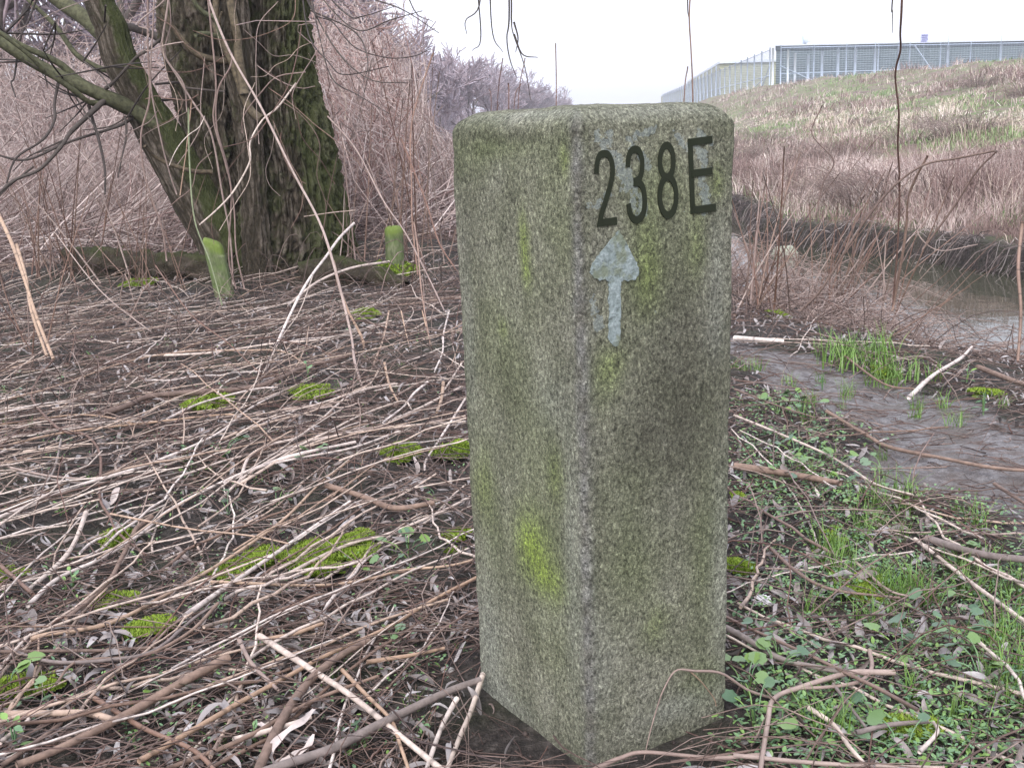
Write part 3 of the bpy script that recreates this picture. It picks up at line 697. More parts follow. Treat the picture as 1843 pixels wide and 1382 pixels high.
# worn remains of old pale paint
def seg(s_, a, b_, wd):
    ua, za, _ = face_hit(*a, s_); ub, zb, _ = face_hit(*b_, s_); p0 = np.array([ua, za]); p1 = np.array([ub, zb])
    uu = u_R if s_ == 'R' else u_L; P = np.stack([uu, LZ], -1); d = p1-p0; t_ = np.clip(((P-p0)@d)/(d@d), 0, 1)
    D = np.linalg.norm(P-(p0+t_[..., None]*d), axis=-1); onf = (LY < .02) if s_ == 'R' else (LX < .02)
    return np.clip(1.5-1.5*D/(wd/1350.), 0, 1)*onf
paint = np.zeros(LX.shape)
for a, b_, wd in [((1075, 245), (1095, 270), 13), ((1098, 260), (1130, 330), 26), ((1140, 262), (1165, 300), 18), ((1130, 320), (1150, 385), 20), ((1118, 335), (1062, 372), 14), ((1215, 242), (1240, 268), 14), ((1250, 260), (1275, 290), 22),
                  ((1262, 290), (1270, 380), 20), ((1130, 250), (1180, 232), 12), ((1150, 350), (1160, 385), 16), ((1070, 540), (1078, 590), 18), ((1066, 250), (1100, 240), 12), ((1255, 235), (1280, 262), 12)]:
    paint = np.maximum(paint, seg('R', a, b_, wd))
corner = np.exp(-((np.hypot(LX, LY))/.013)**2)*((LX < .05) & (LY < .05))
me = mk_mesh('stone_body', V, Q, attrs={'lime': lime, 'green': green, 'dark': dark, 'pale': pale, 'paint': paint, 'corner': corner})
m, t, b = newmat('weathered_concrete'); M_stone = m
v = coords(t); vs = coords(t, (1, 1, .78), (.2, .15, 0)); vst = coords(t, (1, 1, .12))
def a_(n_): return attr(t, n_)
big = noise(t, v, 9, 4, .6); mid = noise(t, vst, 28, 3, .6); spk = noise(t, vs, 195, 4, .8, .4); fine = noise(t, v, 520, 2, .7)
base = ramp(t, big, [(.3, (.145, .15, .10)), (.5, (.20, .20, .145)), (.7, (.26, .255, .20))])
base = mixc(t, .55, base, ramp(t, mid, [(.35, g(.72)), (.65, g(1.2))]), 'MULTIPLY')
base = mixc(t, math_(t, 'MULTIPLY', a_('green'), .7, True), base, (.135, .165, .065))
base = mixc(t, math_(t, 'MULTIPLY', a_('dark'), ramp(t, mid, [(.3, g(.45)), (.7, g(1))]), True), base, (.075, .072, .052))
base = mixc(t, math_(t, 'MULTIPLY', a_('pale'), .8, True), base, (.30, .31, .27))
base = mixc(t, math_(t, 'MULTIPLY', a_('corner'), .7, True), base, ramp(t, noise(t, v, 30, 3), [(.35, (.10, .09, .085)), (.65, (.22, .215, .22))]))
lm = math_(t, 'MULTIPLY', a_('lime'), ramp(t, spk, [(.35, g(.35)), (.6, g(1.1))]), True)
base = mixc(t, lm, base, (.21, .275, .06))
# exposed aggregate: dark pits and pale grains
sp_ = ramp(t, spk, [(.35, g(.28)), (.44, g(.66)), (.52, g(1.0)), (.60, g(1.45)), (.67, g(2.3))])
base = mixc(t, 1.0, base, sp_, 'MULTIPLY')
base = mixc(t, .75, base, ramp(t, fine, [(.3, g(.55)), (.5, g(1)), (.7, g(1.6))]), 'MULTIPLY')
pm_ = math_(t, 'GREATER_THAN', math_(t, 'ADD', a_('paint'), math_(t, 'MULTIPLY', math_(t, 'SUBTRACT', noise(t, v, 70, 3, .7), .5), 3.2)), .80)
base = mixc(t, math_(t, 'MULTIPLY', pm_, .45), base, mixc(t, .6, (.30, .35, .35), ramp(t, fine, [(.3, g(.5)), (.7, g(1.4))]), 'MULTIPLY'))
t.links.new(base, b.inputs['Base Color']); b.inputs['Roughness'].default_value = .85; b.inputs['Specular IOR Level'].default_value = .25
hh = math_(t, 'ADD', spk, math_(t, 'MULTIPLY', fine, .5))
bump(t, b, hh, .0045, 1)
STONE = root('stone_marker', (PC[0], PC[1], 0), 0, 'weathered mossy concrete marker post with 238E and an upward arrow painted on it', 'marker post')
obj('stone_body', me, M_stone, STONE)

# lettering and arrow on the right face
M_ink2 = plain('dark_green_paint', (.018, .022, .012), .7, var=.12, scale=60, spec=.2)
m, t, b = newmat('worn_pale_paint'); M_pale = m
v = coords(t); ns = noise(t, v, 130, 4, .7); nb = noise(t, v, 40, 3)
c = ramp(t, ns, [(.3, (.12, .15, .14)), (.47, (.22, .265, .26)), (.62, (.30, .35, .35)), (.75, (.45, .5, .5))])
c = mixc(t, ramp(t, nb, [(.50, g(0)), (.62, g(.75))]), c, (.15, .17, .10))
t.links.new(c, b.inputs['Base Color']); b.inputs['Roughness'].default_value = .65; bump(t, b, ns, .004)
nR = np.array([-ldir[0], -ldir[1], 0])
def onface(px, py, off=.0):
    u_, z_, P = face_hit(px, py, 'R'); return P+nR*off-np.array([PC[0], PC[1], 0])
def bil(qd, s, t_):
    (bl, br_, tr, tl) = [np.array(p_, float) for p_ in qd]
    return (1-s)*(1-t_)*bl+s*(1-t_)*br_+s*t_*tr+(1-s)*t_*tl
def strip(cl_, th=.1, W=.5):
    """stroke with mitred joins in glyph units -> left and right outlines normalised by width"""
    p = np.array(cl_, float); d = np.diff(p, axis=0); d /= np.linalg.norm(d, axis=1, keepdims=True)
    nn = np.stack([-d[:, 1], d[:, 0]], 1)
    nv = np.vstack([nn[:1], nn[:-1]+nn[1:], nn[-1:]]); nv /= np.linalg.norm(nv, axis=1, keepdims=True)
    ms = np.ones(len(p)); ms[1:-1] = 1/np.maximum((nv[1:-1]*nn[1:]).sum(1), .45)
    o = nv*ms[:, None]*th/2
    return (p+o)/[W, 1], (p-o)/[W, 1]
def glyph(name, strips, qd, W, closed=False, lift=.0012):
    V, Qs = [], []
    for si, (cl_, cls) in enumerate(strips):
        if not cls: cl_ = smooth_path(cl_, None) if False else cl_
        Lo, Ro = strip(cl_, .098, W) if not cls else (None, None)
        if cls:
            p = np.array(cl_, float); pv = np.roll(p, 1, 0); nx = np.roll(p, -1, 0); tg = nx-pv; tg /= np.linalg.norm(tg, axis=1, keepdims=True)
            nn = np.stack([-tg[:, 1], tg[:, 0]], 1)*.049; Lo, Ro = (p+nn)/[W, 1], (p-nn)/[W, 1]
        n_ = len(Lo); off = len(V)
        for lay in (lift+si*.0003, -.0015):
            for a, b2 in zip(Lo, Ro):
                V.append(onface(*bil(qd, a[0], a[1]), off=lay)); V.append(onface(*bil(qd, b2[0], b2[1]), off=lay))
        rng_ = range(n_) if cls else range(n_-1)
        for i in rng_:
            j = (i+1) % n_; a, b2, c_, d_ = off+2*i, off+2*i+1, off+2*j+1, off+2*j; s2 = 2*n_
            Qs += [(a, b2, c_, d_), (a, d_, d_+s2, a+s2), (b2, b2+s2, c_+s2, c_)]
        if not cls:
            a = off; Qs.append((a, a+2*n_, a+1+2*n_, a+1)); a = off+2*(n_-1); Qs.append((a, a+1, a+1+2*n_, a+2*n_))
    return obj(name, mk_mesh(name, V, Qs, smooth=False), M_ink2, STONE)
def sm(pts, n=26): return smooth_path([(a, b2, 0) for a, b2 in pts], n)[:, :2]
ell = lambda cx, cy, rx, ry: [(cx+rx*math.cos(a), cy+ry*math.sin(a)) for a in np.linspace(0, 2*np.pi, 33)[:-1]]
two = np.vstack([sm([(.05, .70), (.075, .84), (.14, .925), (.245, .95), (.35, .925), (.42, .84), (.445, .73), (.42, .62), (.34, .47), (.23, .31), (.13, .17)], 34), [(.075, .05), (.5, .05)]])
glyph('numeral_two', [(two, 0)], [(1074, 409), (1110, 404.5), (1105, 267), (1067.5, 273)], .5)
th1 = sm([(.06, .74), (.085, .86), (.15, .93), (.24, .951), (.34, .925), (.40, .85), (.42, .75), (.395, .64), (.33, .565), (.20, .535)], 28)
th2 = sm([(.20, .531), (.34, .51), (.42, .43), (.45, .29), (.42, .15), (.345, .075), (.245, .05), (.14, .08), (.075, .16), (.05, .27)], 28)
glyph('numeral_three', [(th1, 0), (th2, 0)], [(1128, 405.5), (1165, 400), (1160, 259), (1124, 265)], .5)
glyph('numeral_eight', [(ell(.25, .745, .165, .205), 1), (ell(.25, .295, .2, .245), 1)], [(1184.5, 397), (1221.5, 391.5), (1216.5, 252), (1180, 258)], .5)
glyph('letter_e', [([(.047, 0), (.047, 1)], 0), ([(.05, .951), (.52, .951)], 0), ([(.05, .535), (.50, .535)], 0), ([(.05, .049), (.55, .049)], 0)], [(1242.5, 385.6), (1287, 380), (1283.5, 244.3), (1237.7, 250.3)], .55)
ar = [(787, 664), (799, 684), (813, 708), (829, 740), (845, 772), (861, 803), (875, 836), (877, 866), (862, 886), (836, 893), (812, 889), (797, 896), (793, 940), (796, 1000), (791, 1060), (796, 1120), (790, 1165), (778, 1192), (762, 1186), (744, 1166),
      (740, 1100), (744, 1040), (739, 980), (744, 930), (741, 897), (722, 886), (700, 890), (676, 880), (661, 862), (660, 832), (676, 804), (694, 780), (715, 754), (737, 728), (757, 702), (774, 681)]
ar = [(800+x/2.513, 150+y/2.513) for x, y in ar]
ar2 = []
for i in range(len(ar)):                                            # chipped outline
    a, b2 = np.array(ar[i]), np.array(ar[(i+1) % len(ar)])
    for f in np.linspace(0, 1, 5)[:-1]: ar2.append(a+(b2-a)*f+rng.normal(0, .8, 2))
n_ = len(ar2); V = [onface(*p_, off=.0014) for p_ in ar2]+[onface(*p_, off=-.002) for p_ in ar2]
obj('arrow', mk_mesh('arrow', V, [(i, i+n_, (i+1) % n_+n_, (i+1) % n_) for i in range(n_)], ngons=[list(range(n_))[::-1]], smooth=False), M_pale, STONE)
# ------------------------------------------------------------------ the old willow
m, t, b = newmat('willow_bark'); M_bark = m
v = coords(t, (1, 1, .3)); v1 = coords(t)
n1 = noise(t, v, 34, 5, .7); n2 = noise(t, v1, 6.5, 5, .72); n3 = noise(t, coords(t, (1, 1, .5)), 120, 4, .75)
c = ramp(t, attr(t, 'ridge'), [(.0, (.022, .018, .015)), (.4, (.075, .058, .047)), (.75, (.18, .145, .12)), (1, (.27, .225, .19))])
c = mixc(t, .8, c, ramp(t, n1, [(.32, g(.35)), (.5, g(1)), (.68, g(1.7))]), 'MULTIPLY')
c = mixc(t, .7, c, ramp(t, n3, [(.35, g(.4)), (.5, g(1)), (.65, g(1.5))]), 'MULTIPLY')
c = mixc(t, .45, c, mixc(t, n1, (.05, .045, .03), (.17, .14, .09)))
gm = math_(t, 'MULTIPLY', ramp(t, math_(t, 'ADD', n2, math_(t, 'MULTIPLY', math_(t, 'SUBTRACT', attr(t, 'mossy'), .5), .75)), [(.43, g(0)), (.62, g(1))]), .7)
c = mixc(t, gm, c, mixc(t, n3, (.022, .034, .010), (.13, .165, .045)))
t.links.new(c, b.inputs['Base Color']); b.inputs['Roughness'].default_value = .9; b.inputs['Specular IOR Level'].default_value = .2
bump(t, b, math_(t, 'ADD', n1, math_(t, 'MULTIPLY', n3, .8)), .04)
def limb(name, spec, Y, parent, depth=.02, nsides=260, nalong=420, mossfn=None, fx=26., fz=3.2, seed=0, lobes=.0):
    """spec: (px, py, half width px) down the limb, Y: depth or list of depths"""
    Ys = Y if isinstance(Y, (list, tuple)) else [Y]*len(spec)
    C_ = np.array([at(px, py, y_) for (px, py, hw), y_ in zip(spec, Ys)]); R_ = np.array([hw*y_/F_PX for (px, py, hw), y_ in zip(spec, Ys)])
    P = smooth_path(np.c_[C_], nalong); R = smooth_path(np.c_[R_, R_*0, R_*0], nalong)[:, 0]
    T = np.gradient(P, axis=0); T /= np.linalg.norm(T, axis=1, keepdims=True)
    U = np.cross(T, [0, 1, 0.]); U /= np.linalg.norm(U, axis=1, keepdims=True); W = np.cross(T, U)
    s = np.concatenate([[0], np.cumsum(np.linalg.norm(np.diff(P, axis=0), axis=1))])
    th = np.linspace(0, 2*np.pi, nsides, endpoint=False)
    TH, S_ = np.meshgrid(th, s); RR = R[:, None]
    R0_ = np.median(R); cx, cy = np.cos(TH)*R0_, np.sin(TH)*R0_
    wob = .6*fbm(cx*5, cy*5, S_*4, 2, seed)
    q1 = fbm(cx*fx+wob*3, cy*fx+wob*3, S_*fz+wob*2, 2, seed+3)
    q2 = fbm(cx*fx*1.1+7, cy*fx*1.1, S_*fz*1.25+9, 2, seed+4)
    ridge = np.clip(1-2.6*np.minimum(np.abs(q1), np.abs(q2)*1.15), 0, 1)      # furrows follow the zero lines of both
    ridge = 1-ridge**1.5
    lob = lobes*(np.sin(TH*5+seed+.6*np.sin(S_*2))*.6+np.sin(TH*8+2*seed)*.4)
    rad = RR*(1+lob)+depth*(ridge-.6)*np.clip(RR/.12, .25, 1)+.022*fbm(cx*55, cy*55, S_*22, 3, seed+8)*depth/.02+.03*fbm(cx*4, cy*4, S_*2.2, 2, seed+6)*np.clip(RR/.3, 0, 1)
    V = P[:, None, :]+rad[..., None]*(np.cos(TH)[..., None]*U[:, None, :]+np.sin(TH)[..., None]*W[:, None, :])
    idx = np.arange(V.shape[0]*nsides).reshape(-1, nsides)
    Q = np.stack([idx[:-1], idx[1:], np.roll(idx[1:], -1, 1), np.roll(idx[:-1], -1, 1)], -1).reshape(-1, 4)
    ms = mossfn(V, TH, S_) if mossfn else np.full(TH.shape, .5)
    return obj(name, mk_mesh(name, V, Q, attrs={'ridge': ridge, 'mossy': ms}), M_bark, parent)
tp = gnd(500, 512)
WIL = root('willow_tree', (0, 0, 0), 0, 'thick old multi-stemmed willow with furrowed mossy bark and low side branches', 'tree')
def mossC(V, TH, S_):
    x = V[..., 0]; ctr_ = x.mean(1, keepdims=True); w_ = (x.max(1)-x.min(1))[:, None]/2
    e_ = (x-ctr_)/w_
    return .45+.50*sstep(.25, .9, e_)+.28*np.exp(-((e_+.55)/.25)**2)
limb('trunk', [(474, -330, 66), (480, -150, 62), (487, 0, 63), (492, 100, 68), (501, 200, 77), (514, 300, 89), (524, 380, 101), (525, 430, 113), (516, 480, 118), (505, 530, 128), (500, 570, 140)], 7.0, WIL, .032, 400, 480, mossC, 32, 4.6, 1, .015)
limb('stem', [(350, -330, 60), (358, -150, 62), (366, 0, 72), (374, 100, 67), (388, 200, 61), (402, 300, 57), (424, 400, 56), (440, 480, 60), (446, 540, 70)], 6.93, WIL, .026, 260, 380, lambda V, TH, S_: np.full(TH.shape, .42), 32, 4.4, 5, .03)
limb('stem', [(418, -300, 22), (412, -100, 24), (420, 20, 26), (432, 120, 27), (446, 220, 25), (452, 300, 22), (458, 380, 22), (464, 470, 26), (468, 540, 30)], 6.6, WIL, .014, 140, 300, lambda V, TH, S_: np.full(TH.shape, .35), 30, 3, 9, .05)
limb('limb', [(150, -260, 25), (160, -120, 26), (178, 0, 25), (200, 50, 27), (214, 100, 29), (238, 150, 31), (264, 200, 34), (292, 250, 37), (320, 300, 38), (348, 350, 40), (378, 400, 42), (403, 450, 43), (420, 510, 46)], 6.72, WIL, .007, 140, 420,
     lambda V, TH, S_: .30+.75*sstep(.0, .7, (V[..., 0]-V[..., 0].mean(1, keepdims=True))/.14+0*S_), 40, 2.2, 14, .02)
M_branch = stem_mat('willow_branch', [(.060, .070, .035), (.10, .10, .055), (.08, .085, .045)], .8, 0, .8, 45)
M_brtan = stem_mat('tan_willow_branch', [(.11, .085, .055), (.15, .12, .075)], .75, 0, .8, 45)
M_brdark = stem_mat('dark_willow_twig', [(.055, .045, .042), (.085, .07, .06)], .8, 0, .4, 40)
def branch(pts, Y, r0, r1, mt=None, name='branch', wig=.006):
    Ys = np.linspace(Y[0], Y[1], len(pts)) if isinstance(Y, tuple) else [Y]*len(pts)
    P = smooth_path([at(x, y, y_) for (x, y), y_ in zip(pts, Ys)], max(10, len(pts)*5))
    n_ = len(P); P += wob(n_, wig)
    R = np.linspace(r0, r1, n_)*(1+wob(n_, .06, 3)[:, 0])
    return obj(name, tube_mesh(name, [P], [R], 8, True), mt or M_branch, WIL)
branch([(-160, -10), (-60, 38), (0, 71), (76, 122), (152, 157), (192, 177), (228, 192), (256, 210), (290, 236), (315, 270)], (6.3, 6.7), .026, .052)
branch([(-160, -30), (0, 58), (43, 86), (101, 114), (142, 142), (187, 172), (200, 182)], (6.35, 6.6), .014, .024)
branch([(-20, 45), (45, 91), (83, 129), (127, 162), (165, 185), (192, 184)], (6.1, 6.55), .010, .019)
branch([(-20, -60), (50, 0), (101, 51), (139, 101), (177, 121), (210, 130)], (6.9, 6.75), .011, .019)
branch([(40, -60), (101, 0), (152, 33), (180, 62), (230, 100)], (7.2, 7.0), .05, .042)
branch([(200, 30), (223, 43), (261, 58), (300, 80), (330, 130)], (7.2, 7.0), .018, .03, M_brdark)
branch([(190, 160), (208, 144), (246, 106), (268, 90), (290, 70)], (6.5, 6.4), .012, .008, M_brdark)
branch([(192, 177), (159, 208), (127, 240), (109, 266), (71, 306), (25, 327), (-30, 375)], (6.5, 6.0), .016, .007, M_brdark)
branch([(240, 205), (235, 213), (203, 228), (127, 256), (51, 289), (-10, 278)], (6.6, 6.3), .012, .005, M_brdark)
branch([(160, 190), (162, 208), (177, 253), (187, 304), (189, 350)], (6.5, 6.3), .011, .005, M_brdark)
branch([(105, 150), (98, 185), (96, 215), (75, 250), (30, 285), (12, 330)], (6.4, 6.1), .010, .005, M_brdark)
branch([(225, 210), (226, 240), (222, 280), (212, 320)], (6.5, 6.3), .007, .004, M_brdark)
branch([(289, 13), (317, 56), (354, 99), (392, 111), (410, 112)], (6.35, 6.5), .014, .022, M_brtan)
branch([(380, -80), (387, 0), (395, 51), (415, 114), (448, 190), (470, 215)], (6.5, 6.45), .016, .027, M_brtan)
branch([(410, -80), (415, 0), (425, 63), (428, 101), (440, 170)], (6.5, 6.45), .022, .028, M_brtan)
branch([(330, -60), (347, 0), (367, 23), (390, 42), (396, 70)], (6.4, 6.45), .012, .016, M_branch)
branch([(352, 62), (388, 66)], (6.3, 6.45), .014, .016, M_branch)
branch([(396, 46), (399, 22)], (6.4, 6.35), .008, .006, M_brtan)
branch([(279, 152), (319, 149), (350, 150)], (6.6, 6.8), .007, .009, M_brdark)
branch([(291, 181), (327, 177), (350, 176)], (6.7, 6.9), .009, .010, M_brdark)
branch([(333, 158), (365, 164), (405, 165)], (6.55, 6.5), .006, .007, M_brdark)
branch([(261, 263), (286, 284), (342, 304), (382, 310)], (6.4, 6.6), .011, .015, M_brtan)
branch([(75, -30), (55, 30), (38, 68), (24, 140), (20, 152), (28, 175)], (6.6, 6.4), .007, .004, M_brdark)
for pts in [[(520, -90), (560, 16), (592, 40), (641, 89), (702, 107), (742, 105), (775, 88)], [(545, -60), (585, 0), (640, 60), (700, 40), (760, 20)], [(540, -50), (555, 60), (590, 110), (625, 135), (700, 120)],
            [(560, -40), (620, 30), (655, 28), (710, 12)], [(550, -60), (572, 70), (600, 140), (640, 180), (700, 205)], [(530, -50), (600, 75), (660, 140), (735, 150)], [(560, 20), (640, 60), (660, 110), (650, 160)],
            [(575, -40), (650, -10), (730, 12), (790, 60)]]:
    branch(pts, (6.6, 5.6), .005, .002, M_brdark, wig=.012)
for k in range(34):                                                  # thin twigs off the left side branches
    x0, y0 = random.choice([(60, 110), (120, 150), (160, 180), (30, 20), (100, 40), (150, 110), (190, 10), (60, 300), (120, 250), (10, 60), (200, 120), (230, 210)])
    a = random.uniform(-2.6, 2.6); L_ = random.uniform(60, 150)
    p1 = (x0+L_*.5*math.sin(a)+random.uniform(-14, 14), y0+L_*.5*math.cos(a)); p2 = (p1[0]+L_*.5*math.sin(a+random.uniform(-.6, .6)), p1[1]+L_*.5*math.cos(a))
    branch([(x0, y0), p1, p2], (6.5, random.uniform(5.9, 7.2)), .006, .0025, M_brdark, name='twig', wig=.012)
# hanging willow twigs reaching down from the crown above the picture
for k, (pts, Y) in enumerate([([(905, -260), (915, -80), (918, 0), (925, 40), (921, 60), (936, 120), (955, 180)], 3.3), ([(912, -200), (920, 20), (914, 70), (918, 110), (930, 140)], 3.35), ([(860, -150), (858, 0), (848, 40), (840, 62)], 3.6),
                              ([(880, -150), (890, 50), (905, 95)], 3.7), ([(925, 62), (940, 92), (968, 104)], 3.3), ([(700, -120), (740, 10), (780, 40)], 4.2), ([(925, 40), (934, 70), (928, 95)], 3.3), ([(1243, -200), (1244, 0), (1240, 36)], 3.4),
                              ([(1625, -200), (1605, 0), (1612, 20), (1606, 60)], 3.6), ([(850, -100), (866, 60), (850, 92)], 3.8)]):
    branch(pts, Y, .0032, .0010, M_brdark, name='hanging_twig', wig=.006)

# the mossy log / surface root left of the trunk, and right hand root
M_log = M_bark
def root_log(pts, r0, r1, label, name='mossy_log', Yoff=0):
    P = np.array([gnd(x, y, up) for x, y, up in pts]); P = smooth_path(P, 90); n_ = len(P); R = np.linspace(r0, r1, n_)
    S = 40; T = np.gradient(P, axis=0); T /= np.linalg.norm(T, axis=1, keepdims=True)
    U = np.cross(T, [0, 0, 1.]); U /= np.linalg.norm(U, axis=1, keepdims=True); W = np.cross(T, U); th = np.linspace(0, 2*np.pi, S, endpoint=False)
    s = np.linspace(0, np.linalg.norm(P[-1]-P[0]), n_); TH, SS = np.meshgrid(th, s)
    d = R[:, None]*(1+.55*fbm(np.cos(TH)*1.8, np.sin(TH)*1.8, SS*8, 4, 77)); 
    V = P[:, None]+d[..., None]*(np.cos(TH)[..., None]*U[:, None]+np.sin(TH)[..., None]*W[:, None])
    idx = np.arange(n_*S).reshape(n_, S); Q = np.stack([idx[:-1], idx[1:], np.roll(idx[1:], -1, 1), np.roll(idx[:-1], -1, 1)], -1).reshape(-1, 4)
    up_ = np.abs(np.sin(TH)); return obj(name, mk_mesh(name, V, Q, attrs={'ridge': .35+.7*fbm(np.cos(TH)*4, np.sin(TH)*4, SS*14, 3, 5), 'mossy': .15+.45*(V[..., 2]-P[:, None, 2])/R[:, None]}), M_bark, label=label, cat='log')
root_log([(130, 470, .02), (220, 478, .04), (300, 482, .05), (345, 486, .04), (420, 490, .03)], .10, .10, 'dark rotting log with mossy top lying left of the willow trunk')
root_log([(545, 505, .02), (600, 492, .05), (680, 500, .03), (730, 520, 0)], .12, .05, 'mossy surface root running right from the willow trunk', 'surface_root')

# two mossy stakes
def stake(pb, pt, wd, th, label, round_top, rot):
    g0 = gnd(*pb); top = at(pt[0], pt[1], g0[1]+ (0.02)); 
    rt = root('wooden_stake', tuple(g0-[0, 0, .08]), rot, label, 'stake'); ax = top-(g0-[0, 0, .08]); hgt = np.linalg.norm(ax)
    n_ = 28; prof = []
    S = 32; V = []; th_ = np.linspace(0, 2*np.pi, S, endpoint=False)
    sx, sy = np.cos(th_), np.sin(th_); q_ = 1/np.maximum(np.abs(sx)**5+np.abs(sy)**5, .01)**.2 if not round_top else np.ones(S)
    zz2 = np.concatenate([np.linspace(0, hgt-.035, n_), hgt-.035+.035*np.sin(np.linspace(.25, 1.57, 7))]); sc2 = np.concatenate([np.ones(n_), np.cos(np.linspace(.25, 1.57, 7))**(.5 if not round_top else .6)])
    c_ = math.cos(-rot); s_ = math.sin(-rot)
    for z_, k_ in zip(zz2, sc2):
        f = z_/hgt
        for a, b2, q2 in zip(sx, sy, q_):
            r_n = 1+.04*float(vnoise(a*2, b2*2, z_*9, 9)); x_, y_ = a*q2*wd/2*k_*r_n, b2*q2*th/2*k_*r_n
            V.append((x_+(ax[0]*c_-ax[1]*s_)*f, y_+(ax[0]*s_+ax[1]*c_)*f, ax[2]*f+(.025*(-a)*k_ if not round_top and f > .8 else 0)))
    m_ = len(zz2); idx = np.arange(m_*S).reshape(m_, S); Q = np.stack([idx[:-1], np.roll(idx[:-1], -1, 1), np.roll(idx[1:], -1, 1), idx[1:]], -1).reshape(-1, 4)
    mo = np.repeat(np.clip((zz2/hgt-.72)/.2, 0, 1), S)
    return obj('shaft', mk_mesh('shaft', V, Q, attrs={'mossy': mo}, ngons=[list(idx[-1])]), M_stake, rt)
m, t, b = newmat('mossy_stake'); M_stake = m
v = coords(t, (1, 1, .3)); n1 = noise(t, v, 60, 3, .65); n2 = noise(t, coords(t), 14, 3)
c = ramp(t, n1, [(.32, (.045, .05, .03)), (.5, (.13, .13, .08)), (.68, (.24, .23, .16))]); c = mixc(t, ramp(t, n2, [(.35, g(.25)), (.65, g(.8))]), c, (.10, .15, .04))
c = mixc(t, ramp(t, math_(t, 'ADD', attr(t, 'mossy'), math_(t, 'MULTIPLY', math_(t, 'SUBTRACT', n2, .5), .8)), [(.4, g(0)), (.8, g(.75))]), c, (.14, .20, .03))
t.links.new(c, b.inputs['Base Color']); b.inputs['Roughness'].default_value = .9; bump(t, b, n1, .008)
stake((408, 532), (381, 431), .105, .09, 'leaning squared stake with slanted green mossy top in front of the willow', False, .1)
stake((711, 484), (708, 406), .115, .115, 'upright round-topped stake capped with bright moss right of the willow', True, 0)
# ------------------------------------------------------------------ keep-out of the marker
def inside_marker(P, pad=.012):
    q = P[..., :2]-PF; u_ = q@rdir; v_ = q@ldir
    return ((u_ > -pad) & (u_ < PB+pad) & (v_ > -pad) & (v_ < PA+pad))
def clear(P):                                        # paths none of whose (finely sampled) points enters the marker
    N, K, _ = P.shape; bad = np.zeros(N, bool)
    for k in range(K-1):
        for f in (0, .33, .66, 1): bad |= inside_marker(P[:, k]*(1-f)+P[:, k+1]*f)
    return ~bad
def ground_paths(x, y, a, L_, K, up, tilt, bend, seed, zn=.004):
    g_ = np.random.default_rng(seed); n = len(x); s = np.linspace(-.5, .5, K)
    cur = g_.normal(0, bend, n); ang = a[:, None]+cur[:, None]*s[None]*2+np.cumsum(g_.normal(0, bend*.35, (n, K)), 1)
    ds = (L_/(K-1))[:, None]; dx = np.cumsum(np.cos(ang)*ds, 1); dy = np.cumsum(np.sin(ang)*ds, 1)
    X = x[:, None]+dx-dx.mean(1, keepdims=True); Y = y[:, None]+dy-dy.mean(1, keepdims=True)
    Z = H(X, Y)+up[:, None]+(tilt*L_)[:, None]*(s+.5)[None]+g_.normal(0, zn, X.shape)
    return np.stack([X, Y, Z], -1)
def near_xy(n, seed, r0=.75, r1=9.5, a0=-33, a1=33, pw=1.25):
    g_ = np.random.default_rng(seed); u = g_.random(n)
    r = (r0**(2-pw)+u*(r1**(2-pw)-r0**(2-pw)))**(1/(2-pw)); a = np.radians(a0+(a1-a0)*g_.random(n))
    return r*np.sin(a), r*np.cos(a)
def land(x, y): return (Xn(y)-x > .25)

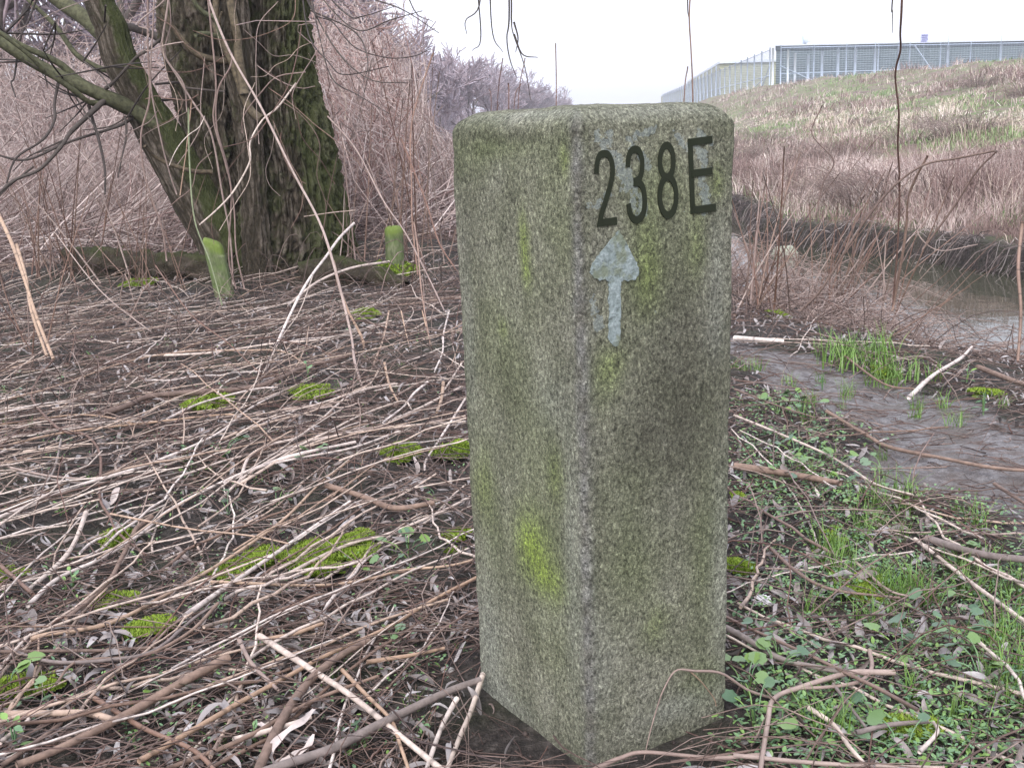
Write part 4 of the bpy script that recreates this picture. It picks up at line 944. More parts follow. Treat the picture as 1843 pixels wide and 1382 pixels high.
# moss patches
def moss_patch(px, py, rx, ry, n, hgt, label, seed):
    c0 = gnd(px, py); ex = rx*c0[1]/F_PX; ey = min(abs(gnd(px, py-ry)[1]-gnd(px, py+ry)[1])/2, 1.3*ex)
    g_ = np.random.default_rng(seed); a = g_.random(n)*2*np.pi; r = np.sqrt(g_.random(n))
    x = r*np.cos(a)*ex; y = r*np.sin(a)*ey
    nz = fbm((x+c0[0])*14, (y+c0[1])*14, 3, 3, 71); k = nz+.75*(1-r)+.25*(g_.random(n)-.5) > .22; x, y, r, nz = x[k], y[k], r[k], nz[k]; n = len(x)
    k = ~inside_marker(np.stack([x+c0[0], y+c0[1]], -1), .004); x, y, r, nz = x[k], y[k], r[k], nz[k]; n = len(x)
    z = H(x+c0[0], y+c0[1])-c0[2]+.012+hgt*np.clip(1-r, 0, 1)**.5*(.55+.8*nz)
    sz = (.0028+.0035*g_.random(n))*(1+.18*(c0[1]-1.5)); az = g_.random(n)*6.28; el = g_.uniform(.1, 1.2, n)
    dx = np.cos(az)*np.cos(el); dy = np.sin(az)*np.cos(el); dz = np.sin(el); wx, wy = -np.sin(az), np.cos(az)
    B0 = np.stack([x-wx*sz*.5, y-wy*sz*.5, z], 1); B1 = np.stack([x+wx*sz*.5, y+wy*sz*.5, z], 1); Tp = np.stack([x+dx*sz*1.5, y+dy*sz*1.5, z+dz*sz*1.5], 1)
    # cushion under the leaves
    nu, nv = 22, 10; th = np.linspace(0, 2*np.pi, nu, endpoint=False); rs = np.linspace(0.02, .92, nv)
    RS, TH = np.meshgrid(rs, th, indexing='ij'); wob = 1+.25*fbm(np.cos(TH)*1.5+c0[0]*9, np.sin(TH)*1.5, 2, 2, 72)
    CX_, CY_ = RS*wob*np.cos(TH)*ex*.85, RS*wob*np.sin(TH)*ey*.85; nz2 = fbm((CX_+c0[0])*14, (CY_+c0[1])*14, 3, 3, 71)
    CZ = H(CX_+c0[0], CY_+c0[1])-c0[2]+.010+hgt*(1-RS)**.5*(.55+.8*nz2)-.004-.012*np.clip(.2-nz2, 0, 1)*4
    Vc = np.stack([CX_, CY_, CZ], -1).reshape(-1, 3); idx = np.arange(nu*nv).reshape(nv, nu)
    Qc = np.stack([idx[:-1], idx[1:], np.roll(idx[1:], -1, 1), np.roll(idx[:-1], -1, 1)], -1).reshape(-1, 4)[:, ::-1]
    V = np.vstack([np.stack([B0, B1, Tp], 1).reshape(-1, 3), Vc]); T3 = np.arange(n*3).reshape(-1, 3)
    rn = np.concatenate([np.repeat(g_.random(n), 3), np.full(len(Vc), .5)])
    obj('moss_patch', mk_mesh('moss_patch', V, Qc+n*3, T3, smooth=False, attrs={'rnd': rn}), M_moss, loc=tuple(c0), label=label, cat='moss')
MP = [(600, 1008, 75, 42, 8000, .022, 'largest bright green moss cushion, under the white cane left of the marker'),
      (440, 1022, 70, 26, 4200, .012, 'flat moss patch adjoining the largest cushion on its left'),
      (722, 822, 34, 26, 3000, .03, 'small moss hump with a hollow, left of the marker at mid height'),
      (812, 818, 34, 30, 3500, .03, 'moss hump touching the left side of the marker'),
      (822, 985, 32, 26, 2500, .016, 'moss cushion against the marker, level with its lime stain'),
      (215, 1088, 44, 20, 2600, .014, 'moss patch between canes in the left foreground'),
      (270, 1140, 40, 24, 2600, .010, 'thin moss patch below the left foreground canes'),
      (385, 728, 48, 15, 3000, .02, 'moss strip beside the thick brown fallen branch'),
      (560, 708, 38, 12, 2600, .02, 'narrow moss cushion above the row of pale canes'),
      (700, 492, 48, 14, 3000, .05, 'moss cushion on the ground in front of the round-topped stake'),
      (655, 570, 30, 16, 1500, .03, 'moss on the dark hump right of the willow'),
      (248, 452, 50, 14, 2600, .05, 'moss spread along the top of the rotting log'),
      (175, 445, 26, 8, 1100, .04, 'small moss spot behind the rotting log'),
      (250, 515, 30, 6, 900, .03, 'dull moss sliver in front of the rotting log'),
      (1392, 571, 26, 12, 2000, .03, 'yellow-green moss cushion by the river bank right of the marker'),
      (1332, 1030, 26, 22, 2200, .016, 'moss patch against the right side of the marker'),
      (50, 1252, 62, 22, 2800, .010, 'moss carpet at the left edge of the foreground'),
      (30, 1045, 34, 28, 1600, .008, 'sparse moss at the far left edge'),
      (1775, 715, 26, 8, 1000, .015, 'yellowish moss spot on the far side of the muddy path'),
      (1590, 675, 26, 9, 900, .015, 'moss among the grass beside the muddy path'),
      (1500, 985, 60, 34, 2600, .010, 'dull moss among grass right of the marker'),
      (1560, 1060, 60, 30, 2200, .010, 'dark moss under the small green leaves in the right foreground'),
      (1365, 1280, 34, 18, 1400, .008, 'flat moss near the right foot of the marker'),
      (1640, 1320, 60, 20, 1600, .007, 'thin moss film in the right foreground corner'),
      (205, 975, 30, 16, 900, .008, 'small moss spots beside the tan bent stick'),
      (1330, 905, 20, 12, 700, .012, 'tiny moss spot by the brown log end')]
MOSS = []
for k, a in enumerate(MP):
    a = (a[0], a[1], a[2]*1.2, a[3]*1.2, a[4]*1.3, a[5], a[6]); moss_patch(a[0], a[1], a[2], a[3], int(a[4]*1.3), a[5], a[6], 200+k)
    c0 = gnd(a[0], a[1]); MOSS.append((c0[0], c0[1], a[2]*c0[1]/F_PX, min(abs(gnd(a[0], a[1]-a[3])[1]-gnd(a[0], a[1]+a[3])[1])/2, 1.3*a[2]*c0[1]/F_PX)))
def on_moss(x, y):
    r = np.zeros(np.shape(x), bool)
    for cx_, cy_, ex, ey in MOSS: r |= (((x-cx_)/ex)**2+((y-cy_)/ey)**2) < .8
    return r

# twig litter
n = 27000
x, y = near_xy(n, 21); k = land(x, y); pm = path_mask(x, y); k &= rng.random(n) > pm*.80; k &= rng.random(n) < np.clip(.75+1.6*fbm(x*2.2, y*1.6, 6, 2, 88), .15, 1); k &= rng.random(n) < .25+sstep(.2, .36, np.hypot(x-PC[0], y-PC[1]))
right = x > .35+.05*y; k &= ~(right & (rng.random(n) < .38)); k &= ~(on_moss(x, y) & (rng.random(n) < .88)); x, y = x[k], y[k]; n = len(x)
a = rng.normal(.6, 1.3, n); L_ = (.04+.34*rng.random(n)**1.6)*np.clip(.7+y*.12, .8, 1.7)
P = ground_paths(x, y, a, L_, 5, .002+.035*rng.random(n)**2, rng.normal(0, .09, n), .35, 22); kk = clear(P); P = P[kk]; n = len(P)
R = ((.0006+.0017*rng.random(n)**2)*np.clip(.8+.07*P[:, 0, 1], .85, 1.35))[:, None]*np.linspace(1.15, .6, 5)[None]
obj('twig_litter', tube_mesh('twig_litter', P, R, 3), M_twig, kind='stuff', label='mat of thin reddish brown and grey dead twigs covering the ground', cat='twigs')
# springy arching twigs above the litter
n = 2600; x, y = near_xy(n, 23, 1.0, 9.0); k = land(x, y) & (path_mask(x, y) < .3) & ~on_moss(x, y); x, y = x[k], y[k]; n = len(x); K = 8
s = np.linspace(0, 1, K); a = rng.random(n)*6.28; L_ = .15+.5*rng.random(n); hh3 = (.03+.14*rng.random(n)**2)*np.clip(y/4, .5, 1.6)
P = np.stack([x[:, None]+np.cos(a)[:, None]*L_[:, None]*s, y[:, None]+np.sin(a)[:, None]*L_[:, None]*s, H(x, y)[:, None]+hh3[:, None]*np.sin(s*np.pi)[None]+.004], -1)
P += np.cumsum(rng.normal(0, .006, P.shape), 1); P = P[clear(P)]; n = len(P)
R = (.0008+.0014*rng.random(n))[:, None]*np.linspace(1.1, .6, K)[None]*np.clip(.7+.13*P[:, :1, 1], .8, 1.8)
obj('arching_twigs', tube_mesh('arching_twigs', P, R, 3), M_twig, kind='stuff', label='loose wiry twigs arching over the litter', cat='twigs')
n = 1300; yp = 1.6+3.6*rng.random(n); xp = np.interp(yp, [-2, 0, 1.5, 2.5, 3.3, 4.0, 5, 7, 10], [2.6, 1.9, 1.45, 1.3, 1.22, .98, .6, .1, -.6])+rng.normal(0, .3, n)
P = ground_paths(xp, yp, rng.normal(2.6, .7, n), .03+.16*rng.random(n)**2, 5, .001+.003*rng.random(n), rng.normal(0, .02, n), .5, 29, .0015); P = P[clear(P)]; n = len(P)
obj('path_debris', tube_mesh('path_debris', P, (.0007+.0014*rng.random(n)**2)[:, None]*np.linspace(1.1, .6, 5)[None], 3), M_twig, kind='stuff', label='short dark twigs trodden into the wet mud of the path', cat='twigs')
# soil crumbs and small stones
n = 9000; x, y = near_xy(n, 24, .7, 5.0, pw=1.6); k = land(x, y) & (path_mask(x, y) < .2+.8*(rng.random(n) < .25)); x, y = x[k], y[k]; n = len(x)
sz = .0012+.0045*rng.random(n)**3; oc = np.array([(1, 0, 0), (-1, 0, 0), (0, 1, 0), (0, -1, 0), (0, 0, 1), (0, 0, -1)], float)
J = 1+.35*rng.normal(0, 1, (n, 6, 1)); V = np.stack([x, y, H(x, y)+sz*.3], -1)[:, None]+oc[None]*J*sz[:, None, None]
ok = ~inside_marker(V[:, 0], .006); V = V[ok]; n = len(V)
tr = np.array([(0, 2, 4), (2, 1, 4), (1, 3, 4), (3, 0, 4), (2, 0, 5), (1, 2, 5), (3, 1, 5), (0, 3, 5)])
T3 = (np.arange(n)[:, None, None]*6+tr[None]).reshape(-1, 3)
M_crumb = leaf_mat('soil_crumb', [(.04, .03, .026), (.07, .05, .045), (.10, .08, .07), (.05, .035, .03)], .9)
obj('soil_crumbs', mk_mesh('soil_crumbs', V, None, T3, attrs={'rnd': np.repeat(rng.random(n), 6)}), M_crumb, kind='stuff', label='crumbs and clods of dark earth between the twigs', cat='soil')

# dead leaves
def leaf_geo(seed, L_=1., W=.2, curl=.6, n=7):
    g_ = np.random.default_rng(seed); s = np.linspace(0, 1, n); w_ = W*np.sin(np.pi*np.clip(s*.93+.04, 0, 1))**.75
    z = curl*.25*np.sin(s*np.pi*g_.uniform(.7, 1.6)+g_.random()); yb = .12*np.sin(s*3+g_.random()*6); cup = g_.uniform(.2, .9)
    V = []
    for i in range(n): V += [(s[i]-.5, yb[i]-w_[i]/2, z[i]+cup*w_[i]*.5), (s[i]-.5, yb[i], z[i]), (s[i]-.5, yb[i]+w_[i]/2, z[i]+cup*w_[i]*.5)]
    Q = []
    for i in range(n-1):
        for j in (0, 1): a_i = i*3+j; Q.append((a_i, a_i+1, a_i+4, a_i+3))
    return np.array(V)*L_, np.array(Q)
LG = [leaf_geo(k, 1, [.18, .22, .15, .3, .2, .26][k], [.5, .9, .3, .7, 1.1, .6][k]) for k in range(6)]
def leaves_stuff(name, n, xy, size, m, up, seed, label, cat, geos=None, tiltmax=.5):
    g_ = np.random.default_rng(seed); x, y = xy; Vs, Qs, rn = [], [], []; off = 0; geos = geos or LG
    gi = g_.integers(0, len(geos), len(x))
    for k, (G, Qk) in enumerate(geos):
        s_ = gi == k; nn = s_.sum()
        if not nn: continue
        a = g_.random(nn)*6.28; ti = g_.normal(0, tiltmax, nn); ro = g_.normal(0, .6, nn); sz = size(g_, nn)
        Gx = G[None]*sz[:, None, None]; X, Y, Z = Gx[..., 0], Gx[..., 1], Gx[..., 2]
        c_, s2 = np.cos(ro)[:, None], np.sin(ro)[:, None]; Y, Z = Y*c_-Z*s2, Y*s2+Z*c_
        c_, s2 = np.cos(ti)[:, None], np.sin(ti)[:, None]; X, Z = X*c_-Z*s2, X*s2+Z*c_
        c_, s2 = np.cos(a)[:, None], np.sin(a)[:, None]; X, Y = X*c_-Y*s2, X*s2+Y*c_
        V = np.stack([X+x[s_][:, None], Y+y[s_][:, None], Z+(H(x[s_], y[s_])+up(g_, nn))[:, None]], -1)
        ok = ~inside_marker(V, .002).any(1); V = V[ok]; nn = len(V)
        Vs.append(V.reshape(-1, 3)); Qs.append((np.arange(nn)[:, None, None]*len(G)+Qk[None]).reshape(-1, 4)+off); off += nn*len(G); rn.append(np.repeat(g_.random(nn), len(G)))
    obj(name, mk_mesh(name, np.vstack(Vs), np.vstack(Qs), attrs={'rnd': np.concatenate(rn)}), m, kind='stuff', label=label, cat=cat)
n = 11000; x, y = near_xy(n, 31, .7, 7.0, pw=1.4); k = land(x, y) & (path_mask(x, y) < .6) & ~on_moss(x, y) & (rng.random(len(x)) < .2+sstep(.22, .38, np.hypot(x-PC[0], y-PC[1]))); x, y = x[k], y[k]
leaves_stuff('leaf_litter', 0, (x, y), lambda g_, nn: .020+.034*g_.random(nn), M_dead, lambda g_, nn: .004+.022*g_.random(nn)**2, 32, 'grey-brown curled dead willow leaves scattered in the litter', 'dead leaves')
# the largest dead leaves one by one
leaf_me = []
for k in range(6):
    G, Qk = LG[k]; leaf_me.append(mk_mesh('dead_leaf', G, Qk, attrs={'rnd': np.full(len(G), .16*k)}))
spots = []
for (cx_, cy_, sx_, sy_, cn) in [(120, 1170, 130, 90, 34), (300, 1300, 240, 70, 34), (620, 1120, 140, 60, 30), (560, 1250, 120, 80, 14), (1480, 1060, 120, 60, 30), (1600, 1150, 120, 60, 26), (1380, 1150, 60, 60, 14), (300, 800, 260, 120, 34), (700, 900, 120, 90, 20), (1560, 960, 160, 60, 14)]:
    for q in range(cn): spots.append((cx_+random.gauss(0, .5)*sx_, cy_+random.gauss(0, .5)*sy_))
for (px, py) in spots:
    if 835 < px < 1330: continue
    p = gnd(px, min(py, 1420)); sz = random.uniform(.028, .062)
    if inside_marker(p[None], sz*.6)[0]: continue
    o = obj('dead_leaf', random.choice(leaf_me), M_dead, loc=(p[0], p[1], p[2]+random.uniform(.008, .025)), label='curled grey-brown dead willow leaf on the twig litter', cat='dead leaf', group='dead leaves lying on the litter')
    o.scale = (sz, sz, sz); o.rotation_euler = (random.gauss(0, .6), random.gauss(0, .45), random.random()*6.28)
# distinct ones
def one_leaf(px, py, sz, k, rot, m, label, up=.02, ex=0.):
    p = gnd(px, py, up); o = obj('dead_leaf', leaf_me[k].copy(), None, loc=tuple(p), label=label, cat='dead leaf'); o.data.materials.clear(); o.data.materials.append(m)
    o.scale = (sz, sz*1.3, sz); o.rotation_euler = rot
M_paleleaf = plain('bleached_leaf', (.55, .47, .44), .5, var=.2, scale=60)
one_leaf(207, 893, .05, 3, (.7, -.5, .9), M_paleleaf, 'single whitish leaf scrap on bare soil left of the bent stick')
one_leaf(745, 838, .05, 3, (.9, -.9, 1.5), M_paleleaf, 'pale dry leaf standing in the hollow moss hump')
one_leaf(1468, 886, .03, 5, (.6, -1.0, 1.3), M_paleleaf, 'small white upright scrap of leaf beside the brown log')

# ------------------------------------------------------------------ canes and sticks traced one by one
def stick(pts, rad, m, label, ups=None, taper=.7, S=8, name='dead_cane', cat='cane', group=None, Ys=None, n=None, jit=.0018):
    ups = ups if ups is not None else [.030+.9*rad]*len(pts)
    P = []
    for i, (px, py) in enumerate(pts):
        if Ys is not None and Ys[i] is not None: P.append(at(px, py, Ys[i]))
        else: P.append(gnd(px, py, ups[i]))
    P = smooth_path(np.array(P), n or max(10, len(pts)*5)); n_ = len(P)
    P += wob(n_, jit)
    R = np.linspace(1, taper, n_)*rad*(1+wob(n_, .05, 3)[:, 0])
    c_ = P[n_//2].copy(); c_[2] = 0
    return obj(name, tube_mesh(name, [P-c_], [R], S, True), m, loc=tuple(c_), label=label, cat=cat, group=group)
W, C, O, B_, G_, R_d, V_ = M_whitecane, M_cane, M_orange, M_brown, M_greystick, M_red, M_vine
ST = [
 ([(333, 1107), (400, 1060), (500, 990), (630, 902)], .0056, W, 'thick bleached cane with broken end lying across the largest moss cushion'),
 ([(50, 1089), (105, 1038), (182, 1007), (253, 958), (314, 912), (437, 851), (524, 826), (633, 805), (720, 775)], .0047, W, 'long pale cane running from the left foreground up to the mid ground'),
 ([(-40, 945), (0, 931), (75, 900), (150, 871), (255, 842), (387, 783), (450, 735), (510, 703)], .0052, W, 'long whitish cane ending in a clean cut below the mossy strip'),
 ([(-40, 820), (0, 805), (114, 776), (273, 760), (410, 748), (425, 755)], .0042, O, 'tan cane with hooked tip in the left mid ground'),
 ([(-30, 767), (0, 762), (128, 746), (191, 751), (239, 762)], .0036, O, 'short arched tan cane above the hooked one'),
 ([(0, 669), (68, 646)], .004, O, 'short orange cane stub at the far left'),
 ([(-40, 745), (0, 723), (109, 691), (228, 650), (342, 632), (433, 630), (510, 632), (556, 660)], .0042, C, 'long arched pale cane crossing the left mid ground'),
 ([(255, 641), (378, 634), (488, 618), (592, 609), (704, 577)], .0055, W, 'long whitish cane pointing at the foot of the round-topped stake'),
 ([(301, 753), (365, 723), (458, 700), (500, 697)], .0045, W, 'bleached cane above the mossy strip with broken tip'),
 ([(420, 875), (478, 841), (536, 803), (594, 774), (651, 745), (724, 723), (740, 735)], .0042, C, 'curved pale cane with bent tip left of the marker'),
 ([(400, 790), (430, 778), (492, 757), (565, 737), (623, 708), (665, 690), (682, 664)], .0044, C, 'pale cane bending up at its right end'),
 ([(430, 870), (449, 820), (490, 800), (536, 786), (579, 754), (623, 713), (666, 699), (716, 690)], .0045, W, 'whitish S-shaped cane in the bundle left of the marker'),
 ([(400, 872), (420, 858), (492, 832), (550, 817), (608, 803), (640, 795)], .0065, W, 'thickest bleached cane in the bundle left of the marker'),
 ([(428, 872), (449, 861), (520, 820), (594, 788), (680, 774), (753, 765), (837, 748)], .0042, C, 'long tan cane reaching the left face of the marker at mid height'),
 ([(395, 900), (450, 850), (540, 800), (620, 778), (700, 765), (838, 758)], .0035, W, 'thin pale cane running beside the one reaching the marker'),
 ([(55, 1150), (82, 1139), (196, 1120), (314, 1061), (396, 1016), (478, 960), (520, 925), (579, 867), (628, 829)], .0044, O, 'long orange-tan cane rising from the left foreground'),
 ([(496, 1044), (588, 994), (649, 972), (695, 960), (788, 922), (847, 893)], .0045, W, 'pale cane crossing just right of the largest moss cushion to the marker'),
 ([(380, 1046), (420, 1048), (573, 1052), (664, 1042), (725, 1027), (802, 1018), (851, 1007)], .0033, O, 'thin brown cane running level to the marker below the moss'),
 ([(250, 1368), (273, 1355), (401, 1280), (420, 1265), (512, 1220), (588, 1178), (695, 1125), (786, 1073), (858, 1038)], .0046, O, 'long tan cane from the bottom edge up to the marker'),
 ([(467, 1143), (557, 1204), (634, 1256), (710, 1314), (793, 1382), (830, 1412)], .0056, W, 'straight bleached white stick crossing the foreground downwards to the right'),
 ([(455, 1420), (466, 1382), (502, 1305), (542, 1244), (579, 1204), (619, 1171), (664, 1151)], .0082, B_, 'thick smooth brown branch under the white stick in the foreground'),
 ([(440, 1400), (520, 1375), (603, 1342), (680, 1305), (725, 1281), (802, 1244), (864, 1222)], .0078, G_, 'dark grey branch running to the foot of the marker'),
 ([(410, 1182), (350, 1215), (273, 1257), (219, 1294), (109, 1346), (30, 1375)], .0080, B_, 'thick brown stick with cut end in the lower left'),
 ([(9, 1285), (80, 1283), (150, 1285), (205, 1294)], .0066, C, 'thick pale stick lying level at the lower left edge'),
 ([(155, 920), (135, 970), (109, 1007), (50, 1061)], .0062, C, 'stout tan stick slanting in the left foreground'),
 ([(273, 929), (245, 950), (237, 970), (215, 1015), (200, 1043), (160, 1080), (118, 1111)], .0058, B_, 'knobbly light brown stick beside the stout tan one'),
 ([(-20, 998), (0, 1016), (59, 1068)], .0058, R_d, 'reddish stick poking in from the left edge'),
 ([(869, 1213), (848, 1272), (830, 1325), (800, 1395)], .0048, C, 'tan cane leaning against the left foot of the marker'),
 ([(822, 1256), (795, 1310), (765, 1390)], .0044, W, 'pale short cane left of the one at the foot of the marker'),
 ([(180, 745), (228, 728), (273, 712), (365, 705), (456, 696), (501, 682), (547, 660), (600, 648), (640, 636)], .0110, B_, 'thick brown fallen branch in the left mid ground'),
 ([(96, 646), (62, 690), (59, 719), (91, 760), (120, 778), (155, 783), (182, 819), (180, 892), (196, 928), (214, 956), (262, 998)], .0044, R_d, 'winding reddish vine stem snaking down the left side'),
 ([(588, 873), (652, 893), (709, 913), (782, 904)], .0085, B_, 'peeling brown stick left of the marker'),
 ([(692, 653), (700, 690), (717, 724)], .005, O, 'short broken standing stub with pale top in the cane bundle'),
 ([(798, 688), (793, 715), (786, 742)], .0062, O, 'split upright stub close to the left face of the marker'),
 ([(831, 653), (805, 693), (790, 712)], .0038, W, 'pale cane end bending down beside the marker'),
 ([(838, 716), (811, 757), (795, 785), (782, 803), (768, 825), (764, 844)], .0038, W, 'kinked whitish cane hanging beside the marker'),
 ([(808, 560), (800, 600), (796, 632), (782, 668)], .0045, W, 'pale curved cane beside the upper left edge of the marker'),
 ([(770, 687), (745, 708), (724, 731), (689, 760)], .0048, W, 'bleached cane left of the split stub'),
 ([(831, 696), (788, 718), (750, 736), (700, 758)], .0052, W, 'bleached cane disappearing behind the marker'),
 ([(615, 1204), (664, 1250), (704, 1296), (722, 1342), (741, 1400)], .0036, O, 'bent orange twig crossing the dark grey branch'),
 ([(0, 1200), (55, 1140)], .0032, W, 'short pale straw at the left edge of the foreground'),
 ([(0, 1335), (45, 1300), (50, 1290)], .0036, W, 'pale bent cane end in the lower left corner'),
 ([(300, 1382), (440, 1330), (560, 1265), (680, 1215)], .0036, B_, 'long thin brown twig between the two thick branches'),
 ([(10, 1165), (90, 1190), (190, 1188), (280, 1170), (350, 1110), (392, 1085)], .0036, G_, 'wavy grey-brown twig across the left foreground'),
 ([(392, 1085), (350, 1130), (290, 1165), (240, 1178), (140, 1190), (100, 1230)], .0034, B_, 'thin curved twig below the moss patches'),
 ([(170, 1255), (260, 1310), (340, 1350), (400, 1400)], .0042, R_d, 'reddish brown twig falling to the bottom edge'),
 ([(420, 1330), (500, 1310), (560, 1290)], .0048, W, 'pale peeled stick near the bottom edge'),
 ([(480, 1150), (530, 1138), (582, 1120)], .0050, O, 'stubby orange-barked stick beside the white stick'),
 ([(430, 1150), (455, 1195), (500, 1240)], .0040, V_, 'greyish split stalk left of the thick brown branch'),
 ([(660, 1190), (745, 1175), (800, 1165)], .0042, O, 'rusty smooth twig pointing at the marker foot'),
 ([(0, 1378), (60, 1340), (110, 1300)], .004, B_, 'twig in the bottom left corner'),
 ([(30, 850), (140, 868), (250, 862), (330, 848)], .0032, G_, 'thin grey stick across bare soil at the left'),
 ([(15, 840), (90, 857), (170, 862)], .0036, V_, 'pale thin stick near the left edge'),
 ([(110, 790), (95, 850), (60, 890)], .0034, G_, 'grey side stick under the winding vine'),
 # right of the marker
 ([(1322, 838), (1400, 847), (1480, 862), (1512, 869)], .0098, B_, 'brown log-like stick poking out right of the marker'),
 ([(1668, 968), (1720, 985), (1780, 998), (1843, 1005), (1900, 1010)], .0085, G_, 'thick grey branch at the right edge beside the muddy path'),
 ([(1488, 740), (1553, 776), (1600, 802), (1698, 823), (1788, 840), (1880, 848)], .0062, B_, 'long dark branch lying across the muddy path'),
 ([(1322, 747), (1408, 783), (1499, 823), (1575, 870), (1644, 890)], .0038, C, 'long thin pale cane right of the marker'),
 ([(1322, 700), (1400, 730), (1470, 752)], .0034, B_, 'straight brown twig between marker and path'),
 ([(1636, 715), (1680, 675), (1727, 645), (1749, 624)], .0075, W, 'bent bleached stick standing by the grass tuft near the river'),
 ([(1322, 608), (1360, 610), (1411, 614)], .011, M_whitecane, 'short white birch-like stick right of the marker'),
 ([(1647, 969), (1741, 1042), (1843, 1119), (1880, 1150)], .0045, W, 'pale split reed crossing the right foreground'),
 ([(1306, 1128), (1350, 1153), (1395, 1177), (1453, 1194), (1518, 1208)], .0058, G_, 'grey branch emerging behind the right foot of the marker'),
 ([(1610, 1209), (1560, 1210), (1518, 1210), (1441, 1235), (1391, 1258), (1376, 1304), (1366, 1400)], .0052, V_, 'smooth curved branch bending down to the bottom edge right of the marker'),
 ([(1565, 1169), (1569, 1200), (1550, 1222), (1495, 1236), (1420, 1238)], .0036, V_, 'hooked twig joining the smooth curved branch'),
 ([(1040, 1400), (1083, 1380), (1120, 1361), (1167, 1354), (1280, 1359), (1372, 1356)], .0038, V_, 'level twig at the very foot of the marker'),
 ([(1500, 1230), (1530, 1270), (1560, 1310)], .0030, G_, 'fine dark twig in the right foreground'),
 ([(1456, 1273), (1500, 1305), (1530, 1345), (1555, 1372)], .0038, C, 'pale straight twig in the right foreground'),
 ([(1540, 1318), (1600, 1306), (1670, 1297)], .0044, G_, 'short grey stick in the lower right'),
 ([(1655, 1352), (1685, 1315), (1680, 1298)], .0034, W, 'small curled pale twig in the lower right'),
 ([(1320, 1358), (1500, 1372), (1700, 1380)], .0034, V_, 'thin twig along the bottom edge right of the marker'),
 ([(1540, 1010), (1600, 1060), (1660, 1075)], .0028, V_, 'thin grey twig among the small green leaves'),
 ([(1380, 980), (1440, 1030), (1500, 1060), (1620, 1075)], .0036, V_, 'long thin twig right of the marker under the leaves'),
 ([(1760, 660), (1843, 690), (1900, 700)], .010, B_, 'dark stick lying beyond the path at the right edge'),
 ([(1322, 566), (1380, 545), (1450, 540), (1540, 553)], .009, B_, 'dead branch lying along the near river bank'),
 ([(1790, 870), (1843, 905), (1900, 940)], .0045, B_, 'twig at the right edge on the muddy path'),
 ([(1520, 640), (1590, 690), (1650, 700)], .004, B_, 'thin stick in the grass tuft by the path'),
]
for a in ST:
    stick(a[0], a[1], a[2], a[3])
# standing and hanging stems in front of the willow and over the litter
def hung(pts, Ys, rad, m, label, name='dead_vine', cat='vine', taper=.8):
    if len(Ys) == 2: Ys = list(np.linspace(Ys[0], Ys[1], len(pts)))
    if cat == 'vine' and label.find('stout') < 0 and label.find('cane') < 0: rad *= .62
    stick(pts, rad, m, label, Ys=Ys, name=name, cat=cat, taper=taper, S=6, jit=.003)
hung([(360, -60), (377, 4), (415, 95), (470, 195), (530, 310), (575, 400), (603, 480), (630, 600), (640, 650), (657, 713)], (6.2, 3.75), .0064, M_vine, 'long stout dead stem leaning from the willow down to the cane bundle')
hung([(600, 470), (612, 520), (626, 560), (652, 612), (656, 647)], (4.9, 4.4), .0070, O, 'shorter brown stem leaning beside the long stout one')
hung([(262, -60), (266, 0), (265, 89), (268, 177), (256, 240), (258, 304), (272, 352), (295, 416), (300, 470)], (5.8, 5.8), .009, M_vine, 'pinkish vine hanging in front of the leaning limb')
hung([(280, -60), (276, 60), (272, 150), (285, 230), (300, 300), (318, 350)], (5.7, 5.9), .007, M_vine, 'second thin vine twisting beside the hanging pinkish one')
hung([(304, -50), (304, 0), (294, 63), (294, 94), (317, 137), (342, 177), (375, 223), (387, 266), (402, 347), (414, 425), (420, 512)], (5.7, 5.9), .0095, M_vine, 'long grey-pink vine twisting down the front of the trunk')
hung([(300, -30), (308, 40), (296, 100), (330, 150), (336, 200)], (5.75, 5.8), .006, M_vine, 'short loop of vine high on the trunk')
hung([(370, -50), (375, 0), (390, 152), (385, 215), (405, 291), (416, 350), (412, 460), (425, 520)], (5.7, 5.8), .0085, M_vine, 'reddish vine down the middle of the trunk')
hung([(418, 95), (415, 122), (392, 165), (388, 230), (410, 300), (420, 380), (424, 450), (440, 520)], (5.8, 5.75), .008, M_vine, 'vine looping across the middle of the trunk')
hung([(533, 150), (500, 195), (472, 217), (450, 257), (449, 292), (420, 344), (391, 376), (359, 405)], (5.9, 5.7), .0085, M_cane, 'pale zigzag stem crossing the trunk from upper right')
hung([(550, 130), (500, 140), (470, 165), (440, 210), (436, 240)], (6.0, 6.1), .006, M_vine, 'thin twig bowed over the dark cleft of the trunk')
hung([(296, -30), (296, 0), (249, 42), (268, 55), (262, 90), (300, 82), (330, 76)], (5.6, 5.6), .006, M_vine, 'crooked vine loop left of the trunk top')
hung([(339, 195), (342, 295), (350, 396), (379, 468), (400, 550)], (5.6, 5.0), .007, stem_mat('green_stem', [(.16, .19, .10), (.20, .22, .13)], .6), 'greenish straight stem standing in front of the trunk')
hung([(345, 180), (336, 266), (330, 310), (324, 352)], (5.8, 5.8), .006, O, 'thin tan twig hanging beside the greenish stem')
hung([(640, 379), (600, 381), (547, 390)], (5.9, 6.1), .005, C, 'thin level twig at the right foot of the trunk')
hung([(637, 402), (610, 430), (585, 465), (560, 500), (530, 550), (490, 640), (470, 700)], (6.2, 4.0), .0075, W, 'pale cane sloping from the trunk foot down to the left')
hung([(700, 471), (634, 483), (570, 509), (518, 550)], (6.0, 5.3), .0075, W, 'pale cane arching in front of the trunk foot')
hung([(-25, 330), (0, 389), (24, 445), (45, 506), (68, 577), (96, 646)], (4.9, 4.2), .0085, O, 'tall tan cane leaning at the left edge')
hung([(30, 440), (46, 500), (60, 560), (84, 640)], (4.8, 4.3), .007, O, 'second tan cane beside the tall leaning one')
